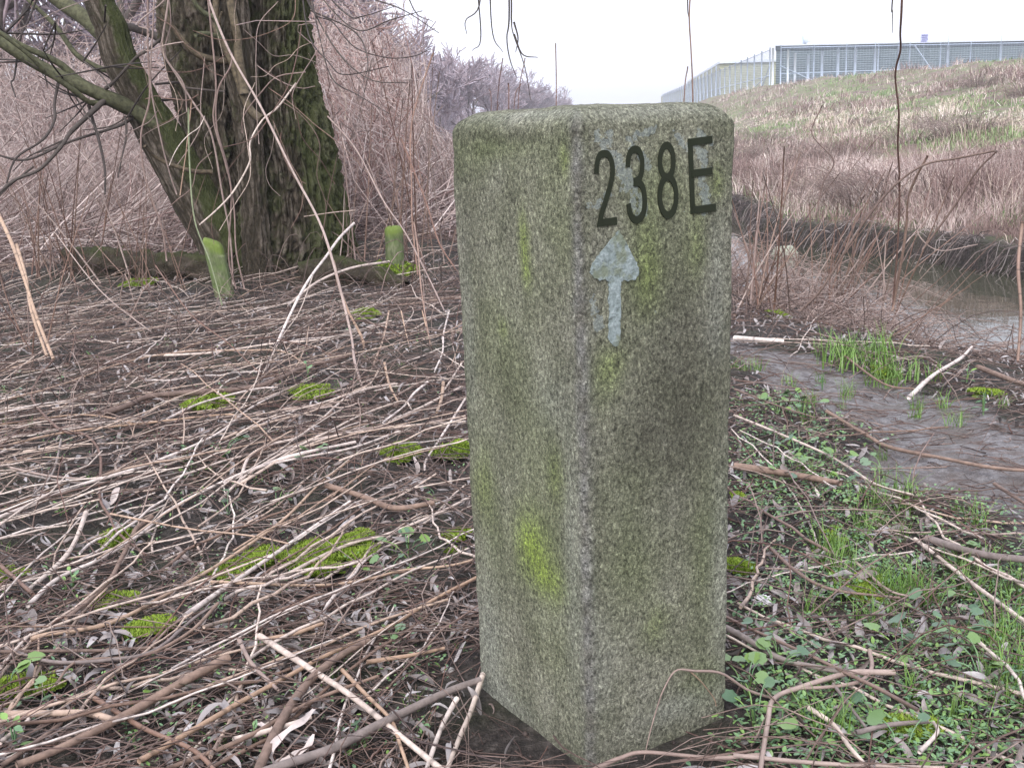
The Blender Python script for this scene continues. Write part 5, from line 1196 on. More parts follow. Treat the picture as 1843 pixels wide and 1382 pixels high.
hung([(280, 478), (296, 500), (346, 568), (410, 618), (469, 673)], (5.4, 4.0), .005, R_d, 'reddish stem slanting across the left mid ground')
hung([(100, 420), (160, 500), (205, 545), (273, 598)], (5.6, 4.7), .005, V_, 'greyish stem slanting left of the squared stake')
hung([(565, 490), (540, 560), (501, 614), (460, 700)], (5.6, 3.9), .0045, C, 'pale thin stem rising behind the brown fallen branch')
hung([(700, 560), (690, 610), (673, 660), (655, 715), (645, 760)], (4.9, 3.4), .004, C, 'thin pale stem standing in the cane bundle')
hung([(722, 560), (735, 610), (748, 660), (752, 690)], (4.8, 4.1), .005, O, 'slender brown stem left of the marker')
hung([(745, 400), (752, 450), (760, 520), (774, 620)], (5.2, 4.5), .0065, R_d, 'straight reddish stem behind the round-topped stake')
hung([(760, 560), (770, 600), (776, 622)], (4.8, 4.5), .005, O, 'stub standing beside the reddish stem')
hung([(780, 95), (748, 190), (738, 250), (740, 330), (742, 400), (752, 495)], (6.6, 5.6), .009, R_d, 'tall bowed reddish stem behind the round-topped stake')
hung([(722, 250), (745, 310), (768, 370), (790, 440), (820, 485)], (5.8, 5.2), .008, R_d, 'reddish stem crossing the bowed one beside the marker')
hung([(590, 210), (640, 270), (690, 360), (730, 420), (770, 500), (800, 560)], (6.2, 4.8), .0075, M_vine, 'long thin stem leaning from trunk height to the marker')
hung([(565, 60), (590, 130), (622, 175), (621, 215)], (6.2, 6.3), .006, C, 'pale curled stem right of the trunk')
for k in range(30):
    x0 = random.uniform(250, 620); y0 = random.uniform(-30, 330); L_ = random.uniform(90, 300); pts = [(x0, y0)]
    a = random.gauss(0, .45)
    for q in range(5): a += random.gauss(0, .35); pts.append((pts[-1][0]+L_/5*math.sin(a), pts[-1][1]+L_/5*math.cos(a)))
    hung(pts, (random.uniform(5.4, 6.2), random.uniform(5.3, 6.2)), random.uniform(.002, .0045), random.choice([M_vine, M_vine, M_cane, R_d]), 'thin dead vine dangling among the others before the willow trunk')
    COL.objects[-1]['group'] = 'thin dead vines before the trunk'
# saplings and stems at the river side
hung([(1628, -140), (1623, 14), (1619, 60), (1621, 90), (1612, 134), (1618, 203), (1615, 260), (1620, 326), (1617, 430), (1606, 560)], (4.2, 4.9), .0044, R_d, 'tall single whip-like stem rising right of the marker above the horizon', 'dry_weed', 'weed', .9)
hung([(1243, -20), (1240, 36), (1243, 100), (1247, 180), (1250, 420)], (3.0, 3.0), .0022, R_d, 'very thin upright stem rising behind the marker into the sky', 'dry_weed', 'weed', .9)
hung([(1238, 120), (1228, 180), (1222, 420)], (3.1, 3.1), .0018, R_d, 'short thin stem beside the very thin one behind the marker', 'dry_weed', 'weed')
hung([(1000, 78), (998, 185), (996, 420)], (3.0, 3.0), .0016, R_d, 'single thin stalk rising over the middle of the marker top', 'dry_weed', 'weed')
for (a, b2, c2) in [((905, 105), (898, 190), .003), ((945, 105), (936, 190), .003), ((915, 150), (914, 190), .004), ((880, 160), (882, 195), .0025), ((938, 150), (925, 195), .0025)]:
    hung([a, b2, (b2[0]-3, 430)], (3.4, 3.4), c2*.55, R_d, 'thin dead stalk in the cluster above the left part of the marker top', 'dry_weed', 'weed', .5); COL.objects[-1]['group'] = 'stalks above the marker'
hung([(1440, 560), (1480, 520), (1540, 420), (1600, 345), (1660, 300), (1720, 285), (1790, 272)], (4.9, 4.6), .0060, M_brown, 'long arched bramble stem reaching right across the river view', 'bramble', 'bramble')
hung([(1660, 450), (1720, 370), (1760, 310), (1795, 272)], (4.6, 4.4), .0045, M_brown, 'side stem crossing the arched bramble tip', 'bramble', 'bramble')
hung([(1606, 560), (1628, 430), (1635, 360), (1650, 320), (1670, 280)], (4.9, 4.7), .0065, M_brown, 'dark stem standing beside the tall whip', 'bramble', 'bramble')
hung([(1635, 380), (1640, 350), (1655, 355), (1662, 382), (1655, 420), (1690, 450), (1760, 440)], (4.8, 4.7), .0028, M_vine, 'pale looping tendril on the bramble stems', 'bramble', 'bramble')
hung([(1840, 400), (1835, 480), (1838, 560), (1832, 650)], (4.0, 3.8), .0065, R_d, 'tallest thick reddish stem at the right edge of the river bank', 'dry_weed', 'weed')
hung([(1470, 380), (1480, 330), (1500, 290), (1460, 180+60), (1480, 190)], (5.2, 5.0), .0035, V_, 'thin grey twig against the far slope', 'dry_weed', 'weed')
def clump(px, py, n, lean, hmin, hmax, label, group, r=(.003, .006), spread=60, m=None):
    for k in range(n):
        b0 = gnd(px+random.gauss(0, .5)*spread, py+random.gauss(0, 8)); h_ = random.uniform(hmin, hmax); a = random.gauss(lean, .28); bx = random.gauss(0, .3)
        K = 9; P = []
        for i in range(K):
            s_ = i/(K-1); P.append(b0+np.array([h_*(math.sin(a)*s_+.25*s_*s_*math.sin(a)), h_*bx*s_, h_*math.cos(a)*s_]))
        P = np.array(P); P += wob(K, .006, 3); R = np.linspace(1, .45, K)*random.uniform(*r)
        me = tube_mesh('dead_stem', [P-b0], [R], 5, True)
        obj('dry_weed', me, m or random.choice([R_d, R_d, M_brown, M_vine]), loc=tuple(b0), label=label, cat='weed', group=group)
clump(1500, 560, 44, .30, .35, 1.0, 'reddish dead stem in the thick leaning clump on the near river bank', 'stems of the leaning riverside clump')
clump(1590, 575, 22, .22, .35, .95, 'reddish dead stem in the clump below the tall whip', 'stems of the clump below the tall whip', spread=40)
clump(1390, 560, 34, .10, .3, .85, 'brown dead stem on the river bank close right of the marker', 'stems close right of the marker', spread=60)
clump(1780, 620, 12, -.3, .2, .6, 'thin stem leaning over the water near the right edge', 'stems near the right edge', r=(.002, .004), spread=90)
clump(1660, 610, 10, .8, .3, .8, 'low arching stem hanging over the river water', 'low stems over the water', r=(.002, .0035), spread=90)
clump(1430, 330, 10, .15, .5, 1.1, 'thin sapling stem on the far bank', 'saplings on the far bank', r=(.004, .007), spread=120)
clump(760, 470, 16, -.05, .4, 1.3, 'slender reddish stem in the group between stake and marker', 'stems between stake and marker', spread=50)
clump(660, 470, 12, .1, .3, 1.0, 'slender stem standing in the thicket edge right of the trunk', 'stems at the thicket edge', spread=70)
clump(120, 500, 30, .1, .3, 1.1, 'slender stem rising from the left mid ground', 'stems in the left mid ground', spread=140)
clump(60, 640, 8, .2, .2, .7, 'thin stem standing at the left edge', 'stems at the left edge', spread=60, r=(.002, .004))
clump(260, 520, 14, -.1, .3, .8, 'thin vine-like stem left of the squared stake', 'stems left of the squared stake', spread=80, r=(.002, .004))
# dead reeds hanging to the water on the near bank
n = 2200; y = 3.4+7.5*rng.random(n)**.55; x = Xn(y)-.25-.9*rng.random(n)**1.2; K = 6; s = np.linspace(0, 1, K); a = rng.normal(.1, .9, n); L_ = .2+.5*rng.random(n); h3 = (.03+.30*rng.random(n)**2)*np.clip((y-4.5)/2.5, .3, 1)
P = np.stack([x[:, None]+np.cos(a)[:, None]*L_[:, None]*s, y[:, None]+np.sin(a)[:, None]*L_[:, None]*s, H(x, y)[:, None]+h3[:, None]*np.sin(s*2.6)[None]+.01], -1); P += rng.normal(0, .008, P.shape)
P[..., 2] = np.maximum(P[..., 2], WATER+.005)
R = (.0014+.002*rng.random(n))[:, None]*np.linspace(1.1, .6, K)[None]
obj('bank_tangle', tube_mesh('bank_tangle', P, R, 3), M_vine, kind='stuff', label='tangle of thin pale dead stems along the near water edge', cat='stems')
# loose canes, copies of a few kinds
protoc = []
for k in range(8):
    K = 12; s = np.linspace(-.5, .5, K); Lc = 1.0
    P = np.stack([s*Lc, .02*np.sin(s*3+k)*(1+k % 3), np.zeros(K)], 1)+rng.normal(0, .003, (K, 3))
    protoc.append(tube_mesh('dead_cane', [P], [np.linspace(1, .6, K)*.0034], 6, True))
cnt = 0
Mm = [M_cane, M_cane, M_whitecane, M_orange, M_brown, M_vine]
pm_list = {}
for mi, mm in enumerate(Mm):
    for k in range(8): c_ = protoc[k].copy(); c_.materials.append(mm); pm_list[(mi, k)] = c_
while cnt < 190:
    px = random.uniform(-80, 840) if cnt < 165 else random.uniform(1330, 1843); py = random.uniform(545, 1340) if cnt >= 165 else 545+795*random.random()**1.7
    if px > 1330 and random.random() < .3: continue
    p = gnd(px, py); L_ = random.uniform(.28, .85); a = random.gauss(1.0, .42) if px < 900 else random.gauss(2.3, .8)
    if path_mask(p[0], p[1]) > .5: continue
    e_ = np.array([math.cos(a), math.sin(a), 0])*L_/2
    S_ = np.array([[p-e_*1.1, p, p+e_*1.1]])
    if not clear(S_)[0] : continue
    za, zb = float(H(*(p-e_)[:2])), float(H(*(p+e_)[:2])); mi = random.choice([0, 1, 2, 2, 4, 5, 0, 2, 1])
    o = obj('dead_cane', pm_list[(mi, random.randrange(8))], None, loc=(p[0], p[1], max((za+zb)/2, p[2])+random.uniform(.012, .04)), cat='cane')
    o['label'] = 'loose dead cane lying among many others on the litter left of the marker' if px < 900 else 'loose dead cane lying among others on the ground right of the marker'
    o['group'] = 'loose canes left of the marker' if px < 900 else 'loose canes right of the marker'
    rs_ = random.uniform(.5, 1.2); o.scale = (L_, L_ if L_ > .5 else .5, 1); o.scale = (L_, rs_, rs_)
    o.rotation_euler = (random.uniform(0, 6.28) if False else 0, -math.atan2(zb-za, L_)+random.gauss(0, .05), a); cnt += 1
n = 330; yy = 2.3+5.5*rng.random(n); xx = -.55*yy+(.50*yy)*rng.random(n); k = ~on_moss(xx, yy); xx, yy = xx[k], yy[k]; n = len(xx); a = rng.normal(.95, .5, n); L_ = .3+.6*rng.random(n)
P = ground_paths(xx, yy, a, L_, 7, .012+.05*rng.random(n), rng.normal(0, .05, n), .12, 41, .003); P = P[clear(P)]; n = len(P)
R = (.0013+.0020*rng.random(n))[:, None]*np.linspace(1, .7, 7)[None]
obj('fallen_canes', tube_mesh('fallen_canes', P, R, 4), M_cane, kind='stuff', label='thin straw-coloured dead stems strewn between the larger canes', cat='stems')
# twig resting against the marker
P = [face_hit(1217, 1206, 'R', .012)[2], face_hit(1197, 1235, 'R', .012)[2], face_hit(1184, 1268, 'R', .012)[2], face_hit(1167, 1329, 'R', .014)[2], face_hit(1155, 1386, 'R', .016)[2]]
rt = root('leaning_twig', tuple(gnd(1392, 1256, .02)), 0, 'thin twig bent over in front of the lower right face of the marker', 'twig'); org = np.array(rt.location)
P0 = [gnd(1392, 1256, .02), gnd(1345, 1240, .05), face_hit(1298, 1211, 'R', .014)[2], face_hit(1250, 1207, 'R', .012)[2]]+P
P0 = smooth_path(np.array(P0), 40)-org; obj('stem', tube_mesh('stem', [P0], [np.r_[np.linspace(.0024, .0020, 18), np.linspace(.0013, .0007, 22)]], 6, True), M_vine, rt)
P1 = smooth_path(np.array([face_hit(1241, 1207, 'R', .012)[2], face_hit(1258, 1222, 'R', .012)[2], face_hit(1271, 1237, 'R', .011)[2], face_hit(1285, 1256, 'R', .01)[2], face_hit(1289, 1270, 'R', .01)[2]]), 16)-org
obj('tendril', tube_mesh('tendril', [P1], [np.linspace(.0012, .0007, 16)], 5, True), O, rt)

# ------------------------------------------------------------------ green plants
def round_leaf(seed, lobes=0):
    g_ = np.random.default_rng(seed); n = 14; V = [(0, 0, 0)]
    for i in range(n):
        a = -2.7+5.4*i/(n-1); r = 1+.08*math.cos(a*7)+.04*g_.normal(); V.append((r*math.cos(a)*.5+.32, r*math.sin(a)*.55, .10*abs(math.sin(a))-.08*max(0, math.cos(a))))
    return np.array(V), [(0, i, i+1) for i in range(1, n)]
def oval_leaf(seed, wd=.5):
    n = 10; V = [(0, 0, 0)]; s = np.linspace(0, 1, 6)
    up = [(x_, wd*math.sin(math.pi*x_**.8)/2, .06) for x_ in s[1:-1]]; dn = [(x_, -wd*math.sin(math.pi*x_**.8)/2, .06) for x_ in s[1:-1]][::-1]
    V += up+[(1, 0, -.05)]+dn+[(.5, 0, 0)]; m_ = len(V)-1
    return np.array(V, float), [(m_, i, (i+1) % m_) for i in range(m_)]
RLm = []
for k in range(3):
    V, T3 = round_leaf(k); RLm.append(mk_mesh('leaf', V, None, T3, attrs={'rnd': np.full(len(V), .2+.3*k)}))
OLm = []
for k in range(2):
    V, T3 = oval_leaf(k, .45+.15*k); OLm.append(mk_mesh('leaf', V, None, T3, attrs={'rnd': np.full(len(V), .1+.5*k)}))
def plant_proto(kind, nl, seed):
    random.seed(seed); rt = root('ivy_plant' if kind == 'r' else 'seedling', (0, 0, -5)); 
    for k in range(nl):
        a = random.random()*6.28; r = random.uniform(.012, .045) if kind == 'r' else random.uniform(.002, .010); z_ = random.uniform(.018, .045) if kind == 'r' else .006+.006*k
        pos = np.array([r*math.cos(a), r*math.sin(a), z_]); sz = random.uniform(.011, .024) if kind == 'r' else random.uniform(.010, .018)
        o = obj('leaf', random.choice(RLm if kind == 'r' else OLm), M_ivy if kind == 'r' else M_herb, rt, loc=tuple(pos)); o.scale = (sz,)*3
        o.rotation_euler = (random.gauss(0, .25), random.gauss(-.1, .25), a if kind != 'r' else a+random.gauss(0, .8))
        P = smooth_path(np.array([(0, 0, -.004), pos*[.5, .5, .8], pos]), 5); obj('stalk', tube_mesh('stalk', [P], [np.full(5, .0009)], 4), M_herb, rt)
    return rt
pro = [plant_proto('r', 5, 1), plant_proto('r', 4, 2), plant_proto('r', 6, 3), plant_proto('s', 7, 4), plant_proto('s', 6, 5)]
used = set()
def put(k, px, py, s, label, group=None):
    p = gnd(px, py)
    if inside_marker(p[None], .02)[0]: return
    o = pro[k] if k not in used else copy_tree(pro[k]); used.add(k)
    o.location = tuple(p); o.scale = (s, s, s); o.rotation_euler.z = random.random()*6.28; o['label'] = label; o['category'] = 'plant'
    if group: o['group'] = group
random.seed(5)
PL = [(0, 402, 822, 1.5, 'three-leaved blue-green plant beside the pale canes at left centre'), (1, 410, 925, 1.2, 'small lobed green plant left of the thick bleached cane'), (0, 498, 912, 1.1, 'round-leaved plant right of the lobed one in the cane bundle'), (2, 565, 832, 1.1, 'round green leaf cluster under the cane bundle'),
      (2, 735, 1005, 1.3, 'ivy-like cluster of round leaves right of the largest moss cushion'), (1, 790, 912, 1.1, 'glossy leaf cluster close to the marker at mid height'), (0, 700, 1045, 1.0, 'small leaf group below the round-leaved cluster'), (3, 555, 686, 1.6, 'grey-green sprig beside the thick brown fallen branch'),
      (3, 505, 693, 1.2, 'tiny bright sprig left of the grey-green one'), (1, 690, 1092, .7, 'tiny yellow-green clover leaf on bare soil'), (0, 640, 1352, .8, 'single clover at the bottom edge under the dark branch'), (3, 760, 1330, 1.0, 'bright star-shaped seedling near the bottom edge'),
      (2, 15, 1250, 1.3, 'blue-green rounded leaves at the left edge'), (1, 85, 1262, 1.2, 'pair of rounded leaves right of those at the left edge'), (3, 30, 1360, 1.4, 'feathery green sprig in the lower left corner'), (0, 300, 1260, 1.0, 'green leaf cluster above the thick brown stick'),
      (0, 1400, 745, 1.3, 'leafy plant beside the path just right of the marker'), (2, 1442, 742, 1.4, 'bright rounded leaves at the path edge'), (1, 1430, 860, 1.3, 'pale green leaf on the brown log-like stick'), (0, 1432, 825, 1.2, 'bright green leaf pair above the log-like stick'),
      (2, 1502, 850, 1.3, 'green leaves at the end of the log-like stick'), (0, 1590, 858, 1.2, 'bright leaf cluster between path and thin cane'), (2, 1395, 1218, 1.2, 'bright yellow-green leaf pair right of the marker foot'), (1, 1350, 1155, 1.2, 'blue-green leaves right of the marker'),
      (2, 1345, 1250, 1.3, 'pale blue-green leaf cluster at the marker foot'), (0, 1330, 1290, 1.5, 'rounded grey-green leaves against the right foot of the marker'), (2, 1360, 1310, 1.3, 'spreading grey-green leaves below the ones against the marker'), (1, 1405, 1190, 1.1, 'grey-green leaf beside the grey branch'),
      (0, 1625, 1190, 1.4, 'largest dark green leaf in the right foreground'), (1, 1740, 1140, 1.3, 'grey-green broad leaf among grass at the right'), (2, 1770, 1235, 1.4, 'bluish broad leaves at the right edge'), (0, 1625, 1370, 1.2, 'leaf cluster at the bottom edge right of centre'),
      (3, 1770, 745, 1.8, 'leafy weed on the far side of the path'), (3, 1740, 690, 1.5, 'small green weed by the river bank'), (3, 1480, 700, 1.4, 'pale weed in the path-side grass'), (0, 1700, 1010, 1.2, 'leaves beside the thick grey branch end')]
for a in PL: put(*a)
for k in range(60):
    if k < 40: px, py = random.uniform(1335, 1843), random.uniform(700, 1370)
    else: px, py = random.uniform(0, 840), random.uniform(620, 1370)
    pg = gnd(px, py)
    if path_mask(pg[0], pg[1]) > .5: continue
    put(random.choice([0, 1, 2, 3, 4, 3, 4]), px, py, random.uniform(.6, 1.15), 'small green weed seedling among the litter '+('right' if px > 900 else 'left')+' of the marker', 'weed seedlings '+('right' if px > 900 else 'left')+' of the marker')
V1, T1 = oval_leaf(3, .5)
OG = [(V1*[1, 1, 1], T1)]
def small_leaves(n, cx_, cy_, sx_, sy_, seed, smin, smax, name, label):
    g_ = np.random.default_rng(seed); pts = [gnd(cx_[0]+(cx_[1]-cx_[0])*a, cy_[0]+(cy_[1]-cy_[0])*b2) for a, b2 in g_.random((n//14, 2))]
    pts = np.array([p for p in pts if path_mask(p[0], p[1]) < .4]); c_ = pts[g_.integers(0, len(pts), n)]
    x = c_[:, 0]+g_.normal(0, .03, n); y = c_[:, 1]+g_.normal(0, .035, n)
    G, T3 = OG[0]; T3 = np.array(T3); sz = smin+(smax-smin)*g_.random(n); az = g_.random(n)*6.28; ti = g_.normal(0, .45, n)
    Gx = G[None]*sz[:, None, None]; X, Y, Z = Gx[..., 0], Gx[..., 1], Gx[..., 2]
    ct, s2 = np.cos(ti)[:, None], np.sin(ti)[:, None]; X, Z = X*ct-Z*s2, X*s2+Z*ct; ct, s2 = np.cos(az)[:, None], np.sin(az)[:, None]; X, Y = X*ct-Y*s2, X*s2+Y*ct
    V = np.stack([X+x[:, None], Y+y[:, None], Z+(H(x, y)+.006+.022*g_.random(n))[:, None]], -1); V = V[~inside_marker(V, .003).any(1)]; n = len(V)
    obj(name, mk_mesh(name, V.reshape(-1, 3), None, (np.arange(n)[:, None, None]*len(G)+T3[None]).reshape(-1, 3), attrs={'rnd': np.repeat(g_.random(n), len(G))}), M_herb, kind='stuff', label=label, cat='ground cover')
small_leaves(8200, (1335, 1900), (820, 1400), 0, 0, 51, .006, .014, 'ground_cover', 'small pale green chickweed-like leaves carpeting the right foreground')
small_leaves(1600, (1330, 1600), (700, 900), 0, 0, 52, .008, .017, 'ground_cover', 'green ground cover leaves between the marker and the path')
small_leaves(2600, (0, 840), (560, 1370), 0, 0, 53, .005, .011, 'ground_cover', 'sparse tiny green leaves among the litter left of the marker')
# grass tufts
def tuft_mesh(n, hgt, spread, seed, wd=.0022):
    g_ = np.random.default_rng(seed); V, Q, rn = [], [], []; K = 5
    for i in range(n):
        a = g_.random()*6.28; r = spread*math.sqrt(g_.random()); x0, y0 = r*math.cos(a), r*math.sin(a); h_ = hgt*g_.uniform(.45, 1.1); le = g_.uniform(.15, .9); b_a = g_.random()*6.28; off = len(V)
        for k in range(K):
            s_ = k/(K-1); w_ = wd*(1-s_**1.6)*g_.uniform(.9, 1.1)+.0002; cx_ = x0+math.cos(b_a)*le*h_*s_**1.8; cy_ = y0+math.sin(b_a)*le*h_*s_**1.8; z_ = h_*(s_-.35*le*s_*s_)-.004
            V += [(cx_-math.sin(b_a)*w_/2, cy_+math.cos(b_a)*w_/2, z_), (cx_+math.sin(b_a)*w_/2, cy_-math.cos(b_a)*w_/2, z_)]
        for k in range(K-1): Q.append((off+2*k, off+2*k+1, off+2*k+3, off+2*k+2))
        rn += [g_.random()]*(2*K)
    return mk_mesh('grass_tuft', V, Q, attrs={'rnd': rn})
TM = [tuft_mesh(26, .075, .022, 1), tuft_mesh(18, .06, .03, 2), tuft_mesh(34, .09, .03, 3), tuft_mesh(12, .07, .02, 4), tuft_mesh(120, .11, .10, 5, .003), tuft_mesh(90, .09, .09, 6, .003)]
def tuft(px, py, k, s, label, group=None):
    p = gnd(px, py)
    if inside_marker(p[None], .03)[0]: return
    o = obj('grass_tuft', TM[k], M_grass, loc=tuple(p), label=label, cat='grass', group=group); o.scale = (s, s, s); o.rotation_euler.z = random.random()*6.28
tuft(1540, 655, 4, 1.5, 'broad grass tuft beyond the path, left one of the riverside pair'); tuft(1560, 640, 5, 1.4, 'grass tuft behind the broad one beyond the path')
tuft(1640, 680, 5, 1.2, 'grass tuft beside the bent bleached stick'); tuft(1500, 640, 5, 1.0, 'low grass tuft left of the broad riverside one'); tuft(1595, 690, 4, .8, 'sparse yellow-green tuft below the riverside pair')
tuft(1345, 665, 5, .7, 'small grass patch just right of the marker by the path'); tuft(1718, 765, 1, 1.3, 'tiny grass tuft in the middle of the muddy path'); tuft(1650, 735, 0, 1.0, 'small tuft at the far edge of the muddy path')
for (cx_, cy_, sx_, sy_, cn) in [(1640, 930, 90, 40, 13), (1530, 1010, 80, 40, 9), (1590, 1100, 90, 50, 14), (1740, 1060, 110, 60, 16), (1790, 1200, 80, 110, 18), (1620, 1290, 160, 60, 10), (1480, 720, 90, 40, 8), (1560, 870, 80, 40, 9), (1700, 740, 130, 30, 6)]:
    for q in range(cn): tuft(cx_+random.gauss(0, .6)*sx_, cy_+random.gauss(0, .6)*sy_, random.choice([0, 1, 2, 3]), random.uniform(.6, 1.15), 'fine green grass tuft among leaves right of the marker', 'grass tufts right of the marker')
for q in range(26): tuft(random.uniform(0, 830), random.uniform(600, 1360), random.choice([1, 3]), random.uniform(.35, .75), 'sparse grass sprig in the litter left of the marker', 'grass sprigs left of the marker')
# ------------------------------------------------------------------ small objects
g_ = np.random.default_rng(9); nu, nv = 26, 16; u = np.linspace(0, 2*np.pi, nu, endpoint=False); vv = np.linspace(0, np.pi, nv); Uu, Vv = np.meshgrid(u, vv)
X, Y, Z = np.sin(Vv)*np.cos(Uu), np.sin(Vv)*np.sin(Uu), np.cos(Vv); d = 1+.75*np.abs(fbm(X*2.6, Y*2.6, Z*2.6, 3, 91))-.35*np.abs(fbm(X*6, Y*6, Z*6, 2, 92))*2
idx = np.arange(nu*nv).reshape(nv, nu); Qb = np.stack([idx[:-1], idx[1:], np.roll(idx[1:], -1, 1), np.roll(idx[:-1], -1, 1)], -1).reshape(-1, 4)
me = mk_mesh('crumpled_tissue', np.stack([X*d*.017, Y*d*.013, Z*d*.010], -1), Qb, smooth=False)
obj('crumpled_tissue', me, plain('white_paper', (.72, .70, .72), .8, var=.1, scale=90), loc=tuple(gnd(1372, 1080, .012)), label='crumpled scrap of white paper lying right of the marker', cat='litter')
M_peb = plain('pebble', (.30, .28, .27), .6, var=.3, scale=40)
for k, (px, py, sz, lb) in enumerate([(398, 1210, .012, 'grey flat pebble above the thick brown stick'), (525, 1117, .006, 'small pale pebble beside the clover'), (192, 1345, .007, 'pale pebble on dark soil in the lower left'), (636, 843, .010, 'light pebble under the cane bundle'), (712, 1283, .011, 'dark grey pebble under the dark branch'), (805, 1205, .012, 'pale flat stone left of the marker foot'), (1340, 1335, .006, 'small pebble at the right foot of the marker')]):
    blob('pebble', tuple(gnd(px, py, sz*.25)), (sz, sz*.75, sz*.5), M_peb, 20+k, .2, 18, 12, label=lb, cat='pebble')
# dry curled leaf sheaths
def ribbon(pts, ups, wd, m, label):
    P = smooth_path(np.array([gnd(x_, y_, z_) for (x_, y_), z_ in zip(pts, ups)]), 26); T = np.gradient(P, axis=0); T /= np.linalg.norm(T, axis=1, keepdims=True)
    S_ = np.cross(T, [0, 0, 1.]); S_ /= np.linalg.norm(S_, axis=1, keepdims=True); w_ = wd*np.sin(np.linspace(.25, np.pi-.1, 26))**.6; V = []
    for i in range(26):
        for j, c_ in enumerate((-1, -.4, .4, 1)): V.append(P[i]+S_[i]*w_[i]*c_*.5+np.array([0, 0, 1])*w_[i]*(.35*abs(c_)**2+.12*math.sin(i*.7+j)))
    Q = [(i*4+j, i*4+j+1, i*4+j+5, i*4+j+4) for i in range(25) for j in range(3)]
    me = mk_mesh('dry_leaf_strip', np.array(V)-P[0], Q, attrs={'rnd': np.full(len(V), .4)}); obj('dry_leaf_strip', me, m, loc=tuple(P[0]), label=label, cat='dry leaf')
ribbon([(566, 1276), (545, 1300), (510, 1325), (488, 1352), (492, 1372)], [.045, .05, .045, .035, .02], .014, M_paleleaf, 'pale curled dry leaf strip arching near the bottom edge')
ribbon([(492, 1374), (520, 1366), (552, 1348), (565, 1320)], [.015, .02, .03, .045], .013, M_paleleaf, 'second pale dry strip folding back under the arched one')
ribbon([(460, 1300), (485, 1315), (500, 1335)], [.02, .03, .03], .012, M_paleleaf, 'short pale dry strip beside the thick brown branch')
ribbon([(20, 1105), (50, 1112), (60, 1125)], [.02, .025, .02], .03, M_dead, 'grey rotten wood strip at the left edge')
# ------------------------------------------------------------------ words that place each repeat by what stands next to it
LM = [(300, 480, 'the rotting log'), (395, 480, 'the squared mossy stake'), (500, 440, 'the willow trunk'), (711, 440, 'the round-topped stake'), (250, 300, 'the leaning willow limb'), (150, 130, 'the willow side branches'), (560, 60, 'the upper trunk edge'),
      (60, 560, 'the tall tan canes'), (480, 680, 'the thick brown fallen branch'), (385, 728, 'the mossy strip'), (640, 640, 'the long leaning stem foot'), (720, 720, 'the standing stubs'), (600, 790, 'the bleached cane bundle'), (405, 820, 'the three-leaved plant'),
      (720, 822, 'the hollow moss hump'), (140, 790, 'the winding vine stem'), (300, 930, 'the bare soil at left'), (600, 1008, 'the largest moss cushion'), (735, 1010, 'the ivy-like leaves'), (215, 1090, 'the left foreground moss'), (80, 1180, 'the left edge leaf pile'), (120, 1290, 'the level pale stick'),
      (330, 1220, 'the thick cut stick'), (540, 1240, 'the smooth brown branch'), (640, 1260, 'the white stick'), (740, 1280, 'the dark grey branch'), (530, 1330, 'the pale dry leaf strips'), (800, 1300, 'the left foot of the marker'), (830, 900, 'the left face of the marker'),
      (1410, 850, 'the brown log-like stick'), (1400, 745, 'the leafy plant by the path'), (1365, 611, 'the white birch-like stick'), (1540, 640, 'the riverside grass pair'), (1700, 670, 'the bent bleached stick'), (1650, 800, 'the branch across the path'), (1750, 990, 'the thick grey branch'),
      (1372, 1075, 'the crumpled paper'), (1500, 985, 'the grassy moss'), (1600, 1060, 'the chickweed patch'), (1780, 1080, 'the pale split reed'), (1400, 1170, 'the grey branch'), (1500, 1220, 'the smooth curved branch'), (1625, 1190, 'the dark green leaf'), (1770, 1235, 'the bluish broad leaves'),
      (1340, 1290, 'the right foot of the marker'), (1600, 1320, 'the short grey stick'), (1500, 480, 'the riverside stem clump'), (1620, 400, 'the tall whip'), (1415, 445, 'the pale boulder'), (1800, 560, 'the open water'), (930, 150, 'the marker top'), (200, 20, 'the leaning limb top'),
      (850, 130, 'the gap above the marker'), (650, 200, 'the sky gap by the trunk'), (1350, 560, 'the river bank moss'), (1391, 150, 'the fence corner post'), (1656, 140, 'the small sign'), (1475, 130, 'the satellite dish'), (1810, 130, 'the right end of the fence'), (1790, 272, 'the bramble tip'), (1480, 250, 'the upper whip twig'), (1350, 300, 'the right shoulder of the marker')]
def to_px(P):
    v_ = np.array(P, float)-[0, 0, EYE]; f_ = v_@CF; x, y = v_@CX/f_*F_PX, -(v_@CU)/f_*F_PX
    return 921.5+x*cr+y*sr, 691-x*sr+y*cr
bpy.context.view_layer.update()
seen = {}
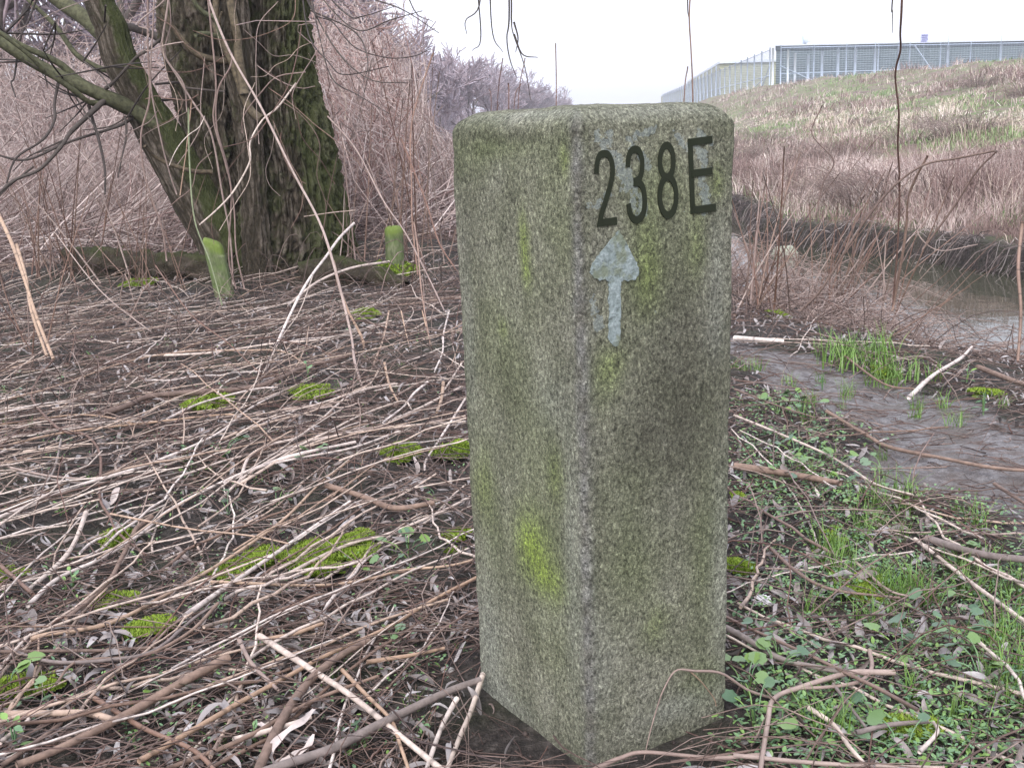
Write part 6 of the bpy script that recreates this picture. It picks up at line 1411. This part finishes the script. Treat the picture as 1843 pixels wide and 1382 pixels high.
for o in list(COL.objects):
    if o.parent or 'group' not in o or 'label' not in o: continue
    if o.type == 'MESH':
        bb = [o.matrix_world @ Vector(c_) for c_ in o.bound_box]; c_ = sum(bb, Vector())/8; size = max((a-b).length for a in bb for b in bb)
    else: c_ = o.matrix_world.translation+Vector((0, 0, 2.5 if o['category'] == 'tree' else 0)); size = 1
    px, py = to_px(c_); k = min(LM, key=lambda l: (l[0]-px)**2+(l[1]-py)**2); dx, dy = px-k[0], py-k[1]
    rel = ('right of' if dx > 0 else 'left of') if abs(dx) > abs(dy) else ('below' if dy > 0 else 'above')
    if math.hypot(dx, dy) < 16: rel = 'at'
    if math.hypot(dx, dy) > 110: rel = 'well '+rel
    cname = o['category']
    if cname == 'cane':
        mat_ = o.data.materials[0].name; col = {'pale_cane': 'pale', 'bleached_cane': 'whitish', 'tan_cane': 'tan', 'brown_stick': 'brown', 'dead_vine': 'greyish'}.get(mat_, 'dull')
        o['label'] = f"{'long' if size > .6 else 'short'} {col} loose cane lying {rel} {k[2]}"
    elif cname == 'dead leaf': o['label'] = f"{'large' if size > .065 else 'small'} curled grey-brown dead leaf {rel} {k[2]}"
    elif cname == 'grass': o['label'] = f"{'low' if o.scale[0] < .85 else 'tall'} green grass tuft {rel} {k[2]}"
    elif cname == 'plant': o['label'] = f"small green weed seedling {rel} {k[2]}"
    elif cname == 'tree': o['label'] = f"bare far tree {rel} {k[2]}" 
    elif cname in ('weed', 'vine'):
        mat_ = o.data.materials[0].name; col = {'reddish_stem': 'reddish', 'brown_stick': 'dark brown', 'dead_vine': 'greyish', 'pale_cane': 'pale'}.get(mat_, 'brown')
        o['label'] = f"{'tall' if size > .7 else 'short'} thin {col} dead {'stalk' if cname == 'weed' else 'vine'} {rel} {k[2]}"
    elif cname == 'bush': o['label'] = f"{'broad' if size > 1.3 else 'small'} dark low dead bush {rel} {k[2]}"
    elif cname == 'pole': o['label'] = 'grey pole rising behind the mesh fence'
    seen.setdefault(o['label'], []).append((px, py, o))
ORD = ['leftmost', 'second', 'third', 'fourth', 'fifth', 'sixth', 'seventh', 'eighth', 'ninth', 'tenth', 'eleventh', 'twelfth']
for lb, its in seen.items():                                         # look-alikes in one spot: told apart by their order
    if len(its) == 1: continue
    its.sort(key=lambda q_: q_[0])
    if len(its) == 2: its[0][2]['label'] = 'left '+lb; its[1][2]['label'] = 'right '+lb
    elif len(its) <= 12:
        for i_, q_ in enumerate(its): q_[2]['label'] = (ORD[i_] if i_ < len(its)-1 else 'rightmost')+' '+lb
    else:
        for q_ in its: q_[2]['group'] = lb+' group'
